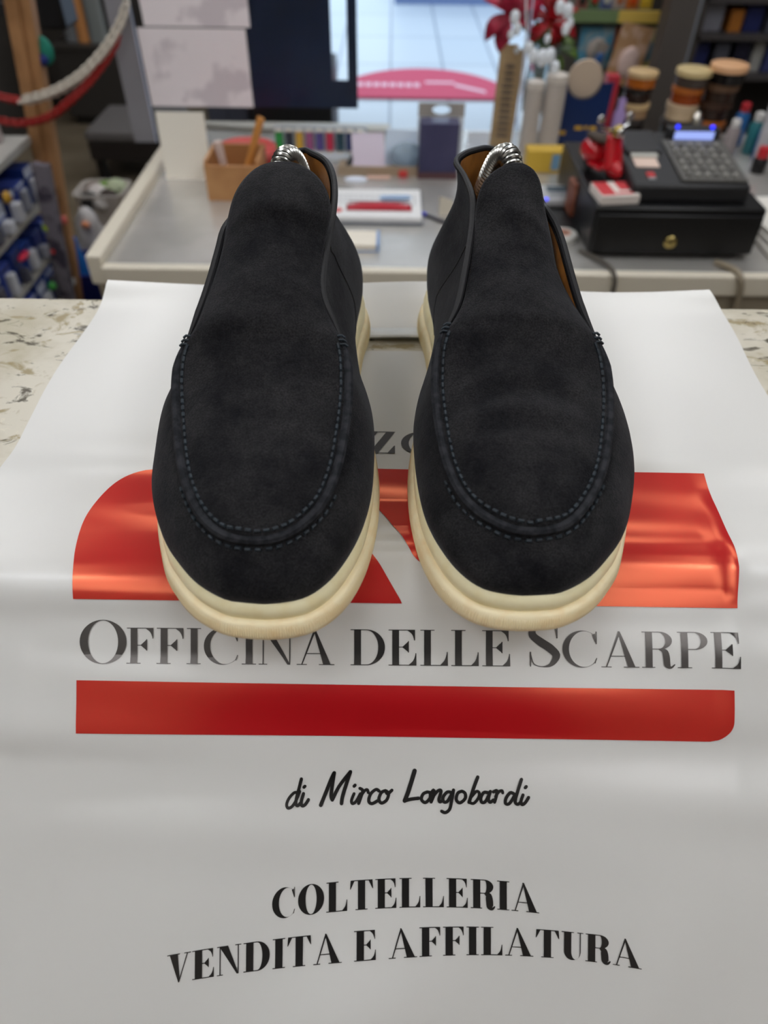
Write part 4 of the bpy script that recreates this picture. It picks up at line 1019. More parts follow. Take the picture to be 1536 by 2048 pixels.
def plate(x0, x1, y0, y1, th, lo=.0003):
    z = lambda y, d: FH + sl_ * y + d
    return MB().add([(x0, y0, z(y0, lo)), (x1, y0, z(y0, lo)), (x1, y1, z(y1, lo)), (x0, y1, z(y1, lo)), (x0, y0, z(y0, th)), (x1, y0, z(y0, th)), (x1, y1, z(y1, th)), (x0, y1, z(y1, th))], [(0, 3, 2, 1), (4, 5, 6, 7), (0, 1, 5, 4), (1, 2, 6, 5), (2, 3, 7, 6), (3, 0, 4, 7)])
kp = obj('keypad_panel', plate(-.02, RW / 2 - .006, .012, RD - .055, .006), mat('grey_panel', (88, 86, 82), .5), t, bev=.002)
m_key = mat('key_cap', (150, 148, 142), .45); m_key2 = mat('dark_key_cap', (110, 108, 104), .45)
kw = (RW / 2 - .006 + .02 - .02) / 6; kd = (RD - .055 - .012 - .02) / 6
for r in range(6):
    for c in range(6):
        x = -.02 + .01 + c * kw; y = .022 + r * kd
        obj('key', plate(x + .0015, x + kw * .52, y + .0015, y + kd * .48, .011, .0062), m_key if (c + r) % 3 else m_key2, kp, smooth=False, bev=.0012)
obj('receipt_cover', plate(-RW / 2 + .010, -.035, RD * .52, RD - .02, .010), mat('cover_dark', (54, 54, 56), .35), t, bev=.003)
obj('paper_slot', plate(-RW / 2 + .018, -.045, RD * .52 - .016, RD * .52 - .002, .006), P((196, 196, 188), .3), t, smooth=False)
obj('paper_label', plate(-RW / 2 + .02, -.05, .075, .115, .002), mat('pink_label', (232, 206, 190), .5), t, smooth=False)
obj('maker_badge', plate(-RW / 2 + .05, -.085, .030, .050, .003), P((196, 44, 48), .4), t, smooth=False)
obj('badge_strip', plate(-RW / 2 + .035, -.07, .022, .028, .0025), P((170, 172, 174), .3), t, smooth=False)
dp = obj('display_housing', rect(-.005, RW / 2 - .012, RD - .05, RD - .02, BH - .016, BH + .020), m_blk2, t, bev=.004)
obj('lit_display', rect(.008, RW / 2 - .026, RD - .0515, RD - .0502, BH - .001, BH + .015), mat('lcd', (150, 168, 235), .3, emit=.9), dp, smooth=False)
for sx in (.012, RW / 2 - .032): obj('blue_light', MB().ball((sx, RD - .046, BH + .0225), .0045), mat('blue_led2', (40, 50, 255), .3, emit=2.0), dp)
A = at_z(1230, 396, TZ)
t = thing('card_stack', 'stack of red and white cards on the till drawer', 'cards', (A.x - .002, A.y - .005, TZ), .12)
obj('cards', rect(-.040, .040, -.03, .045, 0, .018), P((236, 226, 218), .5), t, bev=.001)
obj('red_print', MB().box(-.038, -.008, -.025, .043, .0181, .0186).box(.008, .034, .0, .043, .0181, .0186).box(-.004, .030, -.022, -.012, .0181, .0186), P((208, 60, 66), .5), t, smooth=False)
# red toy scooter standing on the drawer's back left corner
A = at_z(1200, 350, TZ)
t = thing('toy_scooter', 'shiny red toy scooter with gold headlight on the till drawer', 'toy', (A.x, A.y - .02, TZ), .35)
m_rt = mat('toy_red', (196, 20, 34), .2, coat=.6); m_ch = mat('chrome', (225, 225, 225), .1, metal=1); m_gold = mat('toy_gold', (170, 150, 90), .25, metal=1)
def wheelm(c): return MB().lathe([(.011, -.005), (.018, -.006), (.021, -.003), (.021, .003), (.018, .006), (.011, .005)], n=22, M=Mrot(c, math.pi / 2, 0, math.pi / 2))
for c in ((0, -.032, .0215), (0, .058, .0215)):
    wv = obj('wheel', wheelm(c), P((26, 26, 28), .6), t); obj('hub', MB().ball(c, (.008, .010, .010), 12, 8), m_ch, wv)
obj('front_shield', MB().grid([[(.026 * math.sin(a) * (1 - .25 * z), -.026 - .018 * math.cos(a) + .022 * z, .030 + .065 * z) for a in [-1.2 + 2.4 * k / 10 for k in range(11)]] for z in [j / 8 for j in range(9)]]), m_rt, t, solid=.003)
obj('front_fender', MB().ball((0, -.034, .030), (.013, .028, .018)), m_rt, t)
obj('footboard', rect(-.022, .022, -.012, .035, .020, .027), m_rt, t, bev=.002)
obj('rear_body', MB().ball((0, .052, .042), (.027, .036, .026)), m_rt, t)
obj('saddle', MB().ball((0, .045, .070), (.018, .036, .009)), P((60, 44, 30), .6), t)
hb = obj('handlebar', MB().tube([(-.034, -.004, .106), (-.012, -.010, .100), (.012, -.010, .100), (.034, -.004, .106)], .004, 8), m_ch, t)
obj('steering_column', MB().tube([(0, -.032, .035), (0, -.012, .100)], .005, 8), m_ch, t)
obj('headlight', MB().ball((0, -.022, .100), (.015, .012, .014)), m_gold, t)
obj('lens', MB().ball((0, -.0325, .100), (.010, .004, .010)), m_ch, t)
for sx in (-1, 1): obj('mirror', MB().ball((sx * .034, -.003, .120), (.009, .003, .009)), m_ch, hb)

# cables over the desk front
def cable(pts, name, label, m, r):
    Q = catmull(pts, 40); return tag(obj(name, MB().tube(Q, r, 8), m), label, 'cable')
F = dy0
x = at_y(1222, 560, F).x
cable([(x - .05, F + .10, DZ + .004), (x - .012, F + .03, DZ + .0095), (x, F - .017, DZ + .003), (x + .004, F - .018, DZ - .05), (x + .002, F - .012, DZ - .2), (x + .01, F - .01, .12), (x + .03, F - .05, .006)], 'power_cable', 'dark cable running over the desk front under the till', P((88, 82, 74), .5), .0045)
x = at_y(1468, 570, F).x
cable([(x - .03, F + .05, DZ + .005), (x - .008, F + .01, DZ + .0095), (x + .0, F - .018, DZ + .002), (x + .012, F - .019, DZ - .05), (x + .022, F - .012, DZ - .2), (x + .02, F - .012, .12), (x + .04, F - .05, .008)], 'power_cable', 'thick tan cable running over the desk front right of the till', P((150, 138, 118), .5), .0065)
A = at_z(1526, 520, DZ)
for i in range(3):
    one('paper_stack', ('bottom', 'middle', 'top')[i] + ' of the white pads right of the till drawer', 'paper', rect(-.05 + .006 * i, .16, -.06 + .008 * i, .20, 0, .012), P((226 + 4 * i, 222 + 4 * i, 214 + 4 * i), .6), A + Vector((.062, .05, .0121 * i)), rotz=.05 * i, bev=.001)
# ------------------------------------------------------------------ polish jars in three stacks
tan, amber, blackc, brown, honey = (198, 168, 122), (170, 92, 28), (30, 24, 20), (62, 38, 24), (190, 132, 64)
def jar(p, r, h, lidc, bodyc, label, glassy=True):
    t = thing('polish_jar', label, 'jar', p, 0, 'stacked polish jars')
    obj('body', MB().lathe([(r * .90, 0), (r * .95, h * .03), (r * .95, h * .60), (r * .90, h * .66)], n=26), P(bodyc, .2), t)
    obj('lid', MB().lathe([(r, h * .64), (r * 1.02, h * .66), (r * 1.02, h * .96), (r * .97, h), (r * .4, h)], n=26), P(lidc, .45), t)
stacks = [(1262, 268, (1240, 1304), 138, 'left', [((44, 38, 36), blackc, 'black'), (tan, (150, 120, 90), 'tan'), (blackc, (46, 32, 26), 'black-lidded brown'), (tan, amber, 'tan-lidded amber')]),
          (1356, 274, (1326, 1400), 134, 'middle', [((52, 44, 42), blackc, 'black'), ((196, 172, 140), (196, 172, 140), 'cream'), (amber, (140, 60, 14), 'amber'), ((204, 182, 132), (70, 60, 54), 'tan-lidded grey')]),
          (1420, 276, (1392, 1470), 124, 'right', [(amber, (150, 80, 26), 'amber'), (brown, (44, 26, 18), 'dark brown'), ((92, 66, 46), (50, 34, 24), 'brown'), ((222, 172, 128), (18, 14, 14), 'peach-lidded black')])]
for px, pyb, (xa, xb), pyt, nm, js in stacks:
    p = at_z(px, pyb, DZ); s = scale_at(p); p.z = DZ; hh = at_y((xa + xb) / 2, pyt + 8, p.y).z - DZ
    w = (xb - xa) * (p.y * CP + (EYE.z - DZ - hh) * SP) / FP
    zz = DZ
    for k, (lc_, bc_, cn) in enumerate(js):
        pos = ('bottom', 'second', 'third', 'top')[k]
        jar(Vector((p.x + (.004 * (k - 1.5) if nm != 'left' else .003 * (k % 2)), p.y + .03, zz + .0004)), w * (.43 if k < 3 else .47), hh / 4 - .0004, lc_, bc_, '%s jar, %s of the %s polish jar stack' % (cn, pos, nm)); zz += hh / 4
one('silver_tin', 'small silver tin between the middle and right jar stacks', 'tin', MB().lathe([(.02, 0), (.022, .002), (.022, .05), (.016, .06), (.012, .07), (.006, .072)], n=20), mat('silver', (210, 206, 196), .2, metal=1), at_z(1390, 285, DZ) + Vector((.002, .045, 0)))
p, w, h = upright(1498, 1528, 330, 104)
t = thing('shoe_horn', 'clear plastic shoehorn standing at the right edge of the photo', 'shoehorn', p)
obj('blade', MB().grid([[((.5 * w * (.62 + .38 * math.sin(min(1, z * 1.15) * 1.57)) * (1 if z < .9 else math.sqrt(max(0, 1 - ((z - .9) / .1) ** 2)) * .95 + .05)) * math.sin(a), .012 * math.cos(a), h * z) for a in [-1.2 + 2.4 * k / 10 for k in range(11)]] for z in [j / 24 for j in range(25)]]), mat('shoehorn_plastic', (206, 206, 210), .15, alpha=.85), t, solid=.002)
for px, py, pyt, c, nm, cat in ((1480, 300, 216, (36, 98, 160), 'blue', 'bottle'), (1508, 318, 236, (48, 120, 128), 'teal', 'bottle'), (1528, 330, 250, (40, 84, 150), 'dark blue', 'bottle'), (1466, 318, 250, (150, 140, 140), 'grey', 'bottle')):
    p, w, h = upright(px - 13, px + 13, py, pyt)
    t = thing('spray_bottle', nm + ' spray bottle right of the till', 'bottle', p + Vector((0, .05, 0)), 0, 'bottles right of the till')
    obj('body', MB().lathe([(w * .48, 0), (w * .5, .003), (w * .5, h * .7), (w * .3, h * .8)], n=18), P(c, .3), t)
    obj('cap', MB().lathe([(w * .32, h * .79), (w * .34, h * .8), (w * .34, h * .97), (w * .28, h)], n=18), P((180, 40, 50) if nm == 'blue' else (216, 214, 210), .3), t)
p, w, h = upright(1494, 1516, 336, 286)
t = thing('red_flask', 'short black flask with red cap by the shoehorn', 'bottle', p + Vector((0, -.03, 0)))
obj('body', MB().lathe([(w * .6, 0), (w * .62, .003), (w * .62, h * .5), (w * .5, h * .6)], n=18), P((24, 22, 24), .4), t)
obj('cap', MB().lathe([(w * .5, h * .6), (w * .52, h * .62), (w * .48, h)], n=18), P((200, 30, 44), .35), t)

# ------------------------------------------------------------------ display rack behind, right
YR = 2.95
A = at_y(1152, 40, YR); B = at_y(1308, 40, YR)
t = thing('display_rack', 'wall rack with yellow and green price rail holding product packs', 'rack', (0, YR, 0))
RX0, RX1 = A.x - .02, B.x + .02
zr = A.z
obj('back_panel', rect(RX0, RX1, .14, .155, 0, zr + .55), mat('rack_panel', (120, 116, 108), .7), t, smooth=False)
rl = obj('price_rail', rect(RX0 + .005, RX0 + (RX1 - RX0) * .52, -.012, .0, zr - .004, zr + .03), P((118, 140, 96), .5), t, smooth=False)
obj('price_rail', rect(RX0 + (RX1 - RX0) * .52 + .001, RX1, -.012, .0, zr - .004, zr + .03), P((222, 190, 92), .5), t, smooth=False)
obj('shelf_board', rect(RX0, RX1, .0, .14, zr - .018, zr - .004), P((40, 52, 46), .5), t, smooth=False)
z2 = at_y(1200, 190, YR).z
obj('shelf_board', rect(RX0, RX1, -.02, .14, z2 - .02, z2 - .005), P((96, 90, 80), .5), t, smooth=False)
def pack(px0, px1, pyt, pyb, c, c2, label, dy=0, tilt=0, hang=True):
    A_ = at_y(px0, pyb, YR + dy); B_ = at_y(px1, pyb, YR + dy); T_ = at_y((px0 + px1) / 2, pyt, YR + dy)
    w = B_.x - A_.x; h = T_.z - A_.z
    t = thing('product_pack', label, 'pack', ((A_.x + B_.x) / 2, YR + dy, A_.z), 0, 'packs on the display rack')
    r = (0, tilt, 0)
    obj('backing_card', rect(-w / 2, w / 2, .0, .004, 0, h), mat('pack_%d_%d_%d' % c, c, .4, noise=22, rgb2=tuple((x_ + y_) / 2 for x_, y_ in zip(c, c2)), mix=(.50, .56)), t, smooth=False, rot=r)
    obj('blister', MB().ball((w * .04, -.004, h * .40), (w * .30, .010, h * .27), 14, 8), P(c2, .2), t, rot=r)
    return t
pack(1150, 1216, 42, 134, (84, 150, 180), (190, 180, 170), 'blue pack with grey tool on the rack, below the green rail', .02)
pack(1176, 1200, 84, 140, (150, 140, 130), (40, 90, 150), 'grey pack hanging before the blue pack on the rack', -.02, .2)
pack(1204, 1268, 48, 168, (190, 150, 110), (234, 206, 196), 'brown insole pack with pale foot shape on the rack', -.03, .18)
pack(1218, 1262, 46, 96, (206, 98, 40), (236, 150, 110), 'orange pack under the yellow rail on the rack', .04)
pack(1262, 1302, 44, 138, (204, 188, 100), (96, 140, 160), 'yellow patterned pack at the right end of the rack', .03)
for i, (px, c, c2, nm) in enumerate(((1162, (150, 90, 80), (60, 60, 60), 'maroon'), (1186, (96, 130, 90), (190, 60, 50), 'green'), (1210, (96, 110, 160), (220, 220, 210), 'blue'), (1236, (196, 180, 170), (196, 120, 80), 'pale'), (1262, (214, 120, 50), (230, 90, 40), 'orange'), (1290, (226, 190, 60), (240, 210, 80), 'yellow'))):
    pack(px - 12, px + 12, -40, 17, c, c2, nm + ' pack standing above the price rail', .03)
# dark post and the dark shelf of blue boxes on the far right
A = at_y(1358, 60, 2.75)
one('door_post', 'dark grey square post right of the display rack', 'post', rect(-.045, .045, 0, .09, 0, ZC), mat('post_grey', (86, 80, 76), .5), (A.x, 2.75, 0), smooth=False)
YB2 = 3.35
xs0, xs1 = at_y(1392, 80, YB2).x, X1 - .01
t = thing('wall_shelf', 'dark shelving with small blue goods behind the polish jars', 'shelf', ((xs0 + xs1) / 2, YB2, 0))
hw = (xs1 - xs0) / 2
obj('back_panel', rect(-hw, hw, .25, .27, 0, 1.9), P((50, 46, 46), .7), t, smooth=False)
zsh = [at_y(1460, q, YB2).z for q in (150, 70, -5)]
for z in zsh: obj('shelf_board', rect(-hw, hw, 0, .25, z - .02, z), P((74, 70, 70), .5), t, smooth=False)
for sx in (-1, 1): obj('side_panel', rect(sx * hw - .012 - (.0 if sx < 0 else .0), sx * hw + .012, 0, .25, 0, 1.9), P((70, 64, 60), .6), t, smooth=False)
rnd = random.Random(11)
cols = [((46, 54, 110), 'navy'), ((70, 78, 130), 'blue'), ((96, 98, 110), 'grey'), ((150, 150, 160), 'silver'), ((40, 40, 60), 'black'), ((190, 120, 50), 'orange'), ((180, 180, 176), 'white')]
for r, z in enumerate(zsh):
    x = -hw + .03; k = 0
    while x < hw - .07 and k < 9:
        w = .04 + .035 * rnd.random(); h = .06 + .07 * rnd.random(); c, nm = cols[(k * 2 + r * 3) % 7]
        o = one('goods_box', '%s goods box, %s from the left on the %s dark shelf' % (nm, ('first', 'second', 'third', 'fourth', 'fifth', 'sixth', 'seventh', 'eighth', 'ninth')[k], ('lowest', 'middle', 'upper')[r]), 'box', cuboid(w, .08, h), P(c, .4), ((xs0 + xs1) / 2 + x + w / 2, YB2 + .04 + .02 * rnd.random(), z + .0004), 'goods on the dark shelves', bev=.002)
        x += w + .012 + .02 * rnd.random(); k += 1

# ------------------------------------------------------------------ the left side: product shelving, chains, bench, bin
SX = -1.0
t = thing('product_shelving', 'metal product shelving along the left with wooden end post', 'shelving', (SX, 1.9, 0))
SY0, SY1 = -.75, .235
zl = [.29, .42, .555, .71]
m_wood = mat('post_wood', (178, 132, 88), .5, noise=8, rgb2=(150, 108, 68))
for z in zl: obj('shelf_board', rect(-.40, -.005, SY0, SY1, z - .018, z), mat('shelf_grey', (178, 176, 170), .4), t, smooth=False)
obj('back_panel', rect(-.42, -.40, SY0, SY1, 0, 1.7), P((70, 70, 76), .7), t, smooth=False)
YP_ = 1.9 + SY1 + .035
for px_t, px_b, dy in ((27, 92, .0), (53, 114, .012)):           # two battens of the slightly leaning end post
    P0 = at_y(px_b, 360, YP_ + dy); P1 = at_y(px_t, 0, YP_ + dy); dv = (P1 - P0); P1 = P0 + dv * 2.4; P0 = P0 - dv * (P0.z / dv.z)
    a_ = math.atan2(dv.x, dv.z); Lp = (P1 - P0).length
    obj('wooden_post', MB().box(-.017, .017, -.02, .02, 0, Lp, Matrix.Translation(P0 - Vector((SX, 1.9, 0)) + Vector((0, 0, .01))) @ Matrix.Rotation(a_, 4, 'Y')), m_wood, t, smooth=False, bev=.003)
P0 = at_y(128, 560, 2.02); P1 = at_y(84, 335, 2.02); dv = P1 - P0; P0 = P0 - dv * (P0.z / dv.z); dv = P1 - P0
obj('label_upright', MB().box(-.022, .022, -.012, .012, 0, dv.length, Matrix.Translation(P0 - Vector((SX, 1.9, 0)) + Vector((0, 0, .01))) @ Matrix.Rotation(math.atan2(dv.x, dv.z), 4, 'Y')), mat('upright_grey', (122, 116, 124), .5, noise=22, rgb2=(66, 60, 72), mix=(.48, .55)), t, smooth=False)
obj('front_upright', rect(-.04, 0, SY0 - .03, SY0 - .001, 0, 1.7), P((150, 150, 150)), t, smooth=False)
obj('plinth', rect(-.38, -.03, SY0, SY1, 0, .26), P((90, 92, 100), .6), t, smooth=False)
rnd = random.Random(5)
ordn = ['nearest', 'second', 'third', 'fourth', 'fifth', 'sixth', 'seventh', 'eighth']
bl = [(36, 62, 140), (48, 78, 160), (30, 48, 110), (64, 84, 170)]
for r, z in enumerate(zl[:3]):
    for k in range(7):
        y = 1.60 + k * .075; h = .075 + .02 * rnd.random(); col = bl[(k + r) % 4]
        tt = thing('blister_pack', 'blue and white blister pack, %s along the %s left shelf' % (ordn[k], ('lowest', 'middle', 'third')[r]), 'pack', (SX - .002, y, z + .0003), 0, 'blue blister packs on the left shelving')
        obj('backing_box', rect(-.10, -.014, .0, .058, 0, h), P(col, .35), tt, smooth=False, bev=.002)
        hb_ = h * (.45 + .4 * rnd.random())
        obj('clear_blister', rect(-.0138, .002 + .012 * rnd.random(), .008, .030 + .02 * rnd.random(), .004, hb_), (mat('blister_white', (206, 208, 214), .15), mat('blister_grey', (150, 152, 162), .15), mat('blister_dark', (84, 84, 96), .2), mat('blister_white', (206, 208, 214), .15))[rnd.randrange(4)], tt, smooth=False, bev=.005)
        obj('printed_band', rect(-.0139, -.0132, .002, .056, hb_ + .004, h - .003), P(((196, 204, 222), (30, 44, 110), (150, 170, 214))[rnd.randrange(3)], .4), tt, smooth=False)
for (px, py, x, c, nm, r) in ((47, 512, SX + .012, (196, 20, 60), 'crimson', (.012, .03, .008)), (108, 500, SX + .014, (232, 54, 46), 'red round', (.012, .014, .014)), (126, 542, SX + .014, (226, 50, 44), 'red lower', (.014, .014, .014)), (92, 455, SX + .014, (178, 206, 30), 'lime', (.01, .012, .012)), (104, 572, SX + .014, (60, 150, 60), 'green', (.012, .014, .012)), (128, 440, SX + .014, (222, 110, 100), 'pink', (.01, .01, .014)), (14, 395, SX + .012, (190, 146, 50), 'mustard', (.01, .016, .016))):
    p = at_x(px, py, x)
    one('price_tag', nm + ' tag hanging on the blue packs of the left shelving', 'tag', MB().ball((0, 0, 0), r, 12, 8), P(c, .4), p, 'coloured tags on the left shelving')
# goods on the top board
for i, (px, py, c, nm, s) in enumerate(((12, 172, (206, 190, 190), 'white', .05), (20, 225, (200, 192, 196), 'silver', .05), (3, 226, (226, 150, 20), 'orange', .028), (38, 205, (120, 40, 60), 'maroon', .04), (8, 268, (190, 190, 196), 'grey', .045), (10, 305, (220, 180, 60), 'yellow', .025), (52, 262, (150, 150, 160), 'pewter', .035))):
    p = at_x(px, py, SX - .10 - .02 * (i % 3))
    zb = max(.7104, p.z - s); 
    if py > 290: zb = .7104
    o = thing('shoe_care_tin', nm + ' shoe care tin on the top left shelf', 'tin', (p.x, min(p.y, 2.08), .7104), 0, 'tins on the top left shelf')
    hgt = max(.03, min(.30, p.z - .71 + s * .5))
    obj('body', MB().lathe([(s * .8, 0), (s * .85, .003), (s * .85, hgt * .8), (s * .5, hgt * .86)], n=18), P(c, .3), o)
    obj('cap', MB().lathe([(s * .45, hgt * .86), (s * .46, hgt * .88), (s * .42, hgt), (s * .2, hgt)], n=16), P((60, 40, 44), .4), o)
# chains
def chain(pts, name, label, m, nlink, size, wire):
    Q = resample([Vector(p) for p in pts], nlink); c0 = Q[nlink // 2]
    root = thing(name, label, 'chain', c0, 0, 'plastic chains on the left')
    lk_ = MB().tube([(size * .62 * math.cos(a) * 1.0, size * .38 * math.sin(a), 0) for a in [2 * math.pi * k / 16 for k in range(16)]], wire, 7, closed=True)
    base = None
    for i in range(nlink):
        d = (Q[i + 1] - Q[i]).normalized(); mid = (Q[i + 1] + Q[i]) / 2 - c0
        qt = d.to_track_quat('X', 'Z')
        M = Matrix.Translation(mid) @ qt.to_matrix().to_4x4() @ Matrix.Rotation((.5 if i % 2 else -.9) + math.pi / 4, 4, 'X')
        if base is None: base = obj('link', lk_, m, root); o = base
        else: o = base.copy(); COL.objects.link(o); o.parent = root
        o.matrix_local = M
m_wc = mat('white_chain', (206, 198, 184), .35); m_rc = mat('red_chain', (160, 34, 30), .4)
cY = 2.02
def cp(l): return [tuple(at_y(x, y, cY + dy)) for x, y, dy in l]
chain(cp([(252, 10, .1), (238, 52, .08), (205, 105, .05), (160, 152, .02), (105, 185, 0), (45, 202, 0)]), 'plastic_chain', 'white plastic chain hanging from the screen to the wooden post', m_wc, 31, .029, .0032)
chain(cp([(236, 76, .08), (215, 115, .06), (180, 162, .03), (140, 202, 0), (100, 233, -.01), (50, 246, 0), (10, 243, 0), (-30, 232, 0)]), 'plastic_chain', 'red plastic chain hanging below the white chain', m_rc, 40, .024, .0028)
chain(cp([(40, 201, .01), (15, 197, 0), (-25, 186, 0)]), 'plastic_chain', 'short red chain at the left edge joining the white one', m_rc, 10, .024, .0028)
# dark cabinet, monitor, bags on hooks
YW = 4.6
A = at_y(110, 110, YW); B = at_y(300, 110, YW)
m_cab = mat('dark_cabinet', (52, 48, 44), .6)
t = thing('low_cabinet', 'dark low cabinet far behind the chains', 'cabinet', ((A.x + B.x) / 2, YW, 0)); cw = (B.x - A.x) / 2; ch = at_y(200, 100, YW).z
obj('body', rect(-cw, cw, 0, .4, .05, ch), m_cab, t, smooth=False); obj('plinth', rect(-cw + .02, cw - .02, .02, .4, 0, .05), P((30, 28, 26)), t, smooth=False)
obj('top_board', rect(-cw - .01, cw + .01, -.01, .4, ch, ch + .02), P((60, 56, 52), .5), t, smooth=False)
for i, (px0, px1, c, nm) in enumerate(((132, 160, (112, 114, 116), 'left grey'), (158, 182, (196, 134, 78), 'orange'), (182, 218, (126, 130, 128), 'right grey'))):
    p0 = at_y(px0, 95, YW + .06); p1 = at_y(px1, 95, YW + .06); hh = at_y(px0, -20, YW + .06).z - ch - .02
    t = thing('carrier_bag', nm + ' bag standing on the dark cabinet behind the chains', 'bag', ((p0.x + p1.x) / 2, YW + .06 - .01 * i, ch + .0205), 0, 'bags on the dark cabinet')
    w = p1.x - p0.x
    obj('bag_body', MB().grid([[(w / 2 * (1 - .12 * z) * math.copysign(abs(math.cos(a)) ** .5, math.cos(a)), .05 + .04 * (1 - .4 * z) * math.copysign(abs(math.sin(a)) ** .5, math.sin(a)), hh * z) for a in [2 * math.pi * k / 20 for k in range(20)]] for z in (0, .3, .6, .85, 1)], close_u=True), P(c, .5), t)
    if nm != 'orange': obj('bag_top', MB().ball((0, .05, hh * .92), (w * .4, .03, hh * .14)), P((186, 172, 168), .6), t)
A = at_y(92, 62, 2.42)
t = thing('monitor', 'black box monitor on a bracket by the wooden post, far left', 'monitor', (A.x, 2.42, A.z))
obj('casing', MB().box(-.060, .060, 0, .12, 0, .20), P((18, 18, 20), .4), t, bev=.010)
obj('bracket', rect(-.16, -.0605, .03, .06, .03, .06), P((40, 40, 42), .5), t, smooth=False)
A = at_y(92, 132, 2.19)
t = thing('folded_cloth', 'teal and blue cloth hanging by the wooden post under the black monitor', 'cloth', (A.x, 2.19, A.z))
obj('teal_cloth', MB().ball((0, 0, .035), (.032, .016, .036), 14, 8), P((28, 130, 110), .7), t)
obj('hanger', MB().tube([(-.045, 0, .062), (-.02, 0, .068), (0, 0, .060)], .003, 6), P((90, 90, 90)), t)
obj('blue_cloth', MB().ball((-.004, -.012, .018), (.022, .012, .016), 14, 8), P((34, 50, 120), .7), t)
# bench
A = at_z(178, 372, 0); p = Vector((at_z(178, 372, 0).x, 3.7, 0))
A = at_y(168, 262, 3.7); B = at_y(335, 262, 3.7)
t = thing('bench', 'dark bench with grey cushion left of the desk', 'bench', ((A.x + B.x) / 2, 3.7, 0)); bw = (B.x - A.x) / 2; bh = A.z
obj('seat_box', rect(-bw, bw, 0, .42, bh * .45, bh - .05), P((36, 30, 28), .5), t, smooth=False, bev=.004)
obj('cushion', rect(-bw - .005, bw + .005, -.005, .43, bh - .05, bh), P((98, 94, 92), .7), t, bev=.015, seg=3)
for sx in (-1, 1):
    for y in (.02, .36): obj('leg', rect(sx * (bw - .03) - .02, sx * (bw - .03) + .02, y, y + .04, 0, bh * .45), P((20, 18, 18), .5), t, smooth=False)
# bin with rubbish
A = at_z(132, 408, .30); B = at_z(238, 400, .30)
t = thing('waste_bin', 'white waste bin with scraps left of the desk', 'bin', ((A.x + B.x) / 2, A.y + .02, 0)); w = (B.x - A.x) / 2
mb = MB()
for (r, z) in (): pass
def sq(r, z): return [(r * math.copysign(abs(math.cos(a)) ** .35, math.cos(a)), .13 + r * .9 * math.copysign(abs(math.sin(a)) ** .35, math.sin(a)), z) for a in [2 * math.pi * k / 32 for k in range(32)]]
mb.grid([sq(w * .80, .002), sq(w * .82, .01), sq(w, .29), sq(w * 1.04, .295), sq(w * 1.04, .305), sq(w * .97, .305), sq(w * .8, .03)], close_u=True); mb.f.append(tuple(reversed(range(32))))
obj('bin_body', mb, mat('bin_white', (206, 198, 190), .4), t, ang=60)
bl_ = Vector(t.location)
for i, (dx, dy, r, c, nm) in enumerate(((-.06, .06, .035, (30, 28, 28), 'black'), (-.03, .12, .04, (214, 206, 200), 'white'), (.04, .10, .035, (62, 50, 44), 'dark brown'), (-.005, .20, .035, (110, 150, 50), 'green'), (.06, .19, .04, (186, 196, 160), 'pale green'), (.015, .045, .03, (190, 184, 178), 'grey'), (-.07, .17, .035, (150, 130, 120), 'beige'))):
    one('scrap', nm + ' crumpled scrap in the white waste bin', 'scrap', MB().ball((0, 0, r), (r * 1.15, r, r), 10, 7), P(c, .6, bump=(40, 1, .02)), bl_ + Vector((dx * w / .15, .02 + dy * .85, .240)), 'scraps in the waste bin')
obj('rubbish_fill', MB().add([p_ for p_ in sq(w * .945, .236)], [tuple(range(32))]), P((96, 88, 82), .8), t, smooth=False)
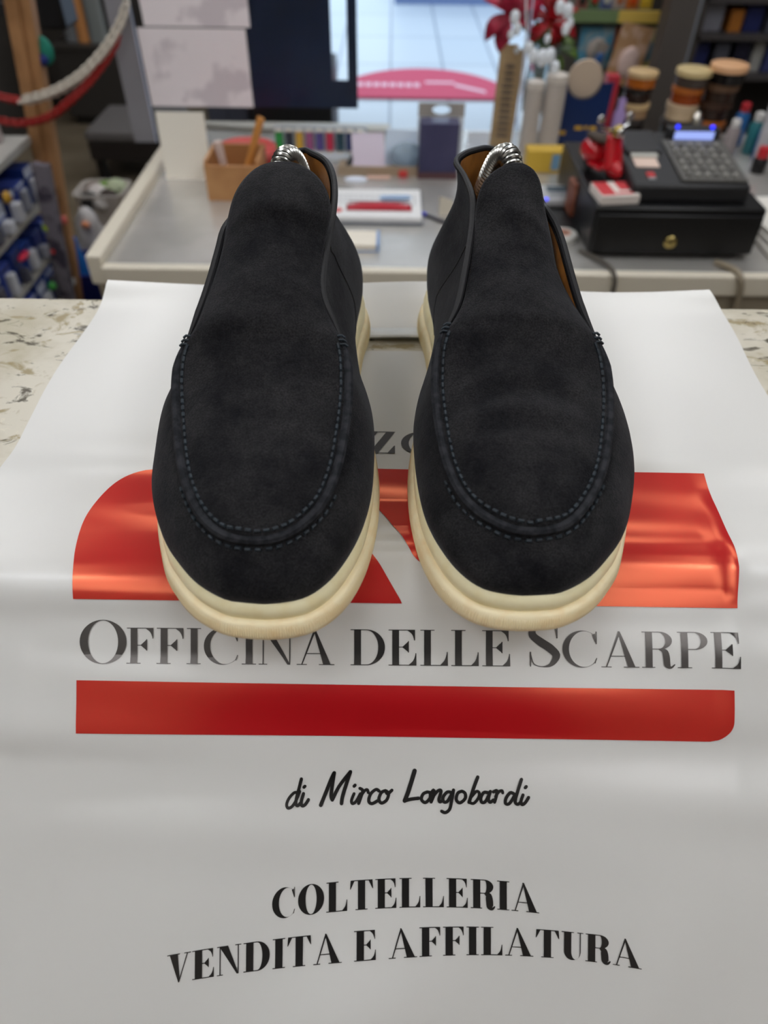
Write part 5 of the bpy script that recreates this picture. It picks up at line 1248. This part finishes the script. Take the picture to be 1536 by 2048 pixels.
# crumpled plastic bag and crate on the floor by the desk
p = at_y(180, 458, 2.52)
t = thing('plastic_bag', 'crumpled whitish plastic bag on the floor before the waste bin', 'bag', (p.x, 2.52, 0))
mb = MB().ball((0, 0, .18), (.060, .050, .18), 26, 22)
mb.v = [tuple(Vector((q[0], q[1], 0)) * (1 + .22 * math.sin(60 * q[0] + 41 * q[2]) * math.cos(57 * q[1] - 33 * q[2])) + Vector((0, 0, max(.001, q[2])))) for q in mb.v]
obj('bag_film', mb, mat('bag_film', (206, 202, 200), .2, alpha=.92), t, ang=80)
obj('orange_label', MB().ball((.008, -.046, .315), (.016, .012, .013)), P((226, 150, 110), .5), t)
p = at_y(155, 552, 2.22)
t = thing('storage_crate', 'navy blue plastic crate on the floor behind the wooden post', 'crate', (p.x, 2.22, 0))
m_cr = mat('crate_blue', (24, 36, 110), .4); zc_ = p.z
for x0, x1, y0, y1, nm in ((-.10, .10, .0, .012, 'end_wall'), (-.10, .10, .185, .197, 'end_wall'), (-.10, -.088, .012, .185, 'side_wall'), (.088, .10, .012, .185, 'side_wall')):
    obj(nm, rect(x0, x1, y0, y1, 0, zc_), m_cr, t, smooth=False, bev=.003)
obj('bottom', rect(-.088, .088, .012, .185, 0, .01), m_cr, t, smooth=False)
one('bottle', 'clear blue bottle standing in the navy crate', 'bottle', MB().lathe([(.028, 0), (.030, .004), (.030, .24), (.014, .29), (.014, .33), (.010, .332)], n=18), mat('blue_bottle', (40, 110, 190), .15), (p.x - .02, 2.22 + .09, .0105))

# cupboards under the sheets of the screen
for px0, px1, c, nm, yy in ((505, 668, (12, 12, 14), 'black', 3.5), (418, 502, (66, 68, 80), 'slate grey', 3.55)):
    a_ = at_y(px0, 262, yy); b_ = at_y(px1, 262, yy); z_ = at_y(px0, 150, yy).z
    t = thing('cupboard', nm + ' cupboard seen under the sheets of the clear screen', 'cupboard', ((a_.x + b_.x) / 2, yy, 0)); w = (b_.x - a_.x) / 2 - .004
    obj('carcass', rect(-w, w, .012, .40, .04, z_), P(c, .5), t, smooth=False, bev=.003)
    for sx in (-1, 1): obj('door', rect(min(0, sx * w) + .003, max(0, sx * w) - .003, 0, .0118, .05, z_ - .01), P(c, .5), t, smooth=False)
    obj('plinth', rect(-w + .02, w - .02, .03, .38, 0, .04), P((20, 20, 20)), t, smooth=False)
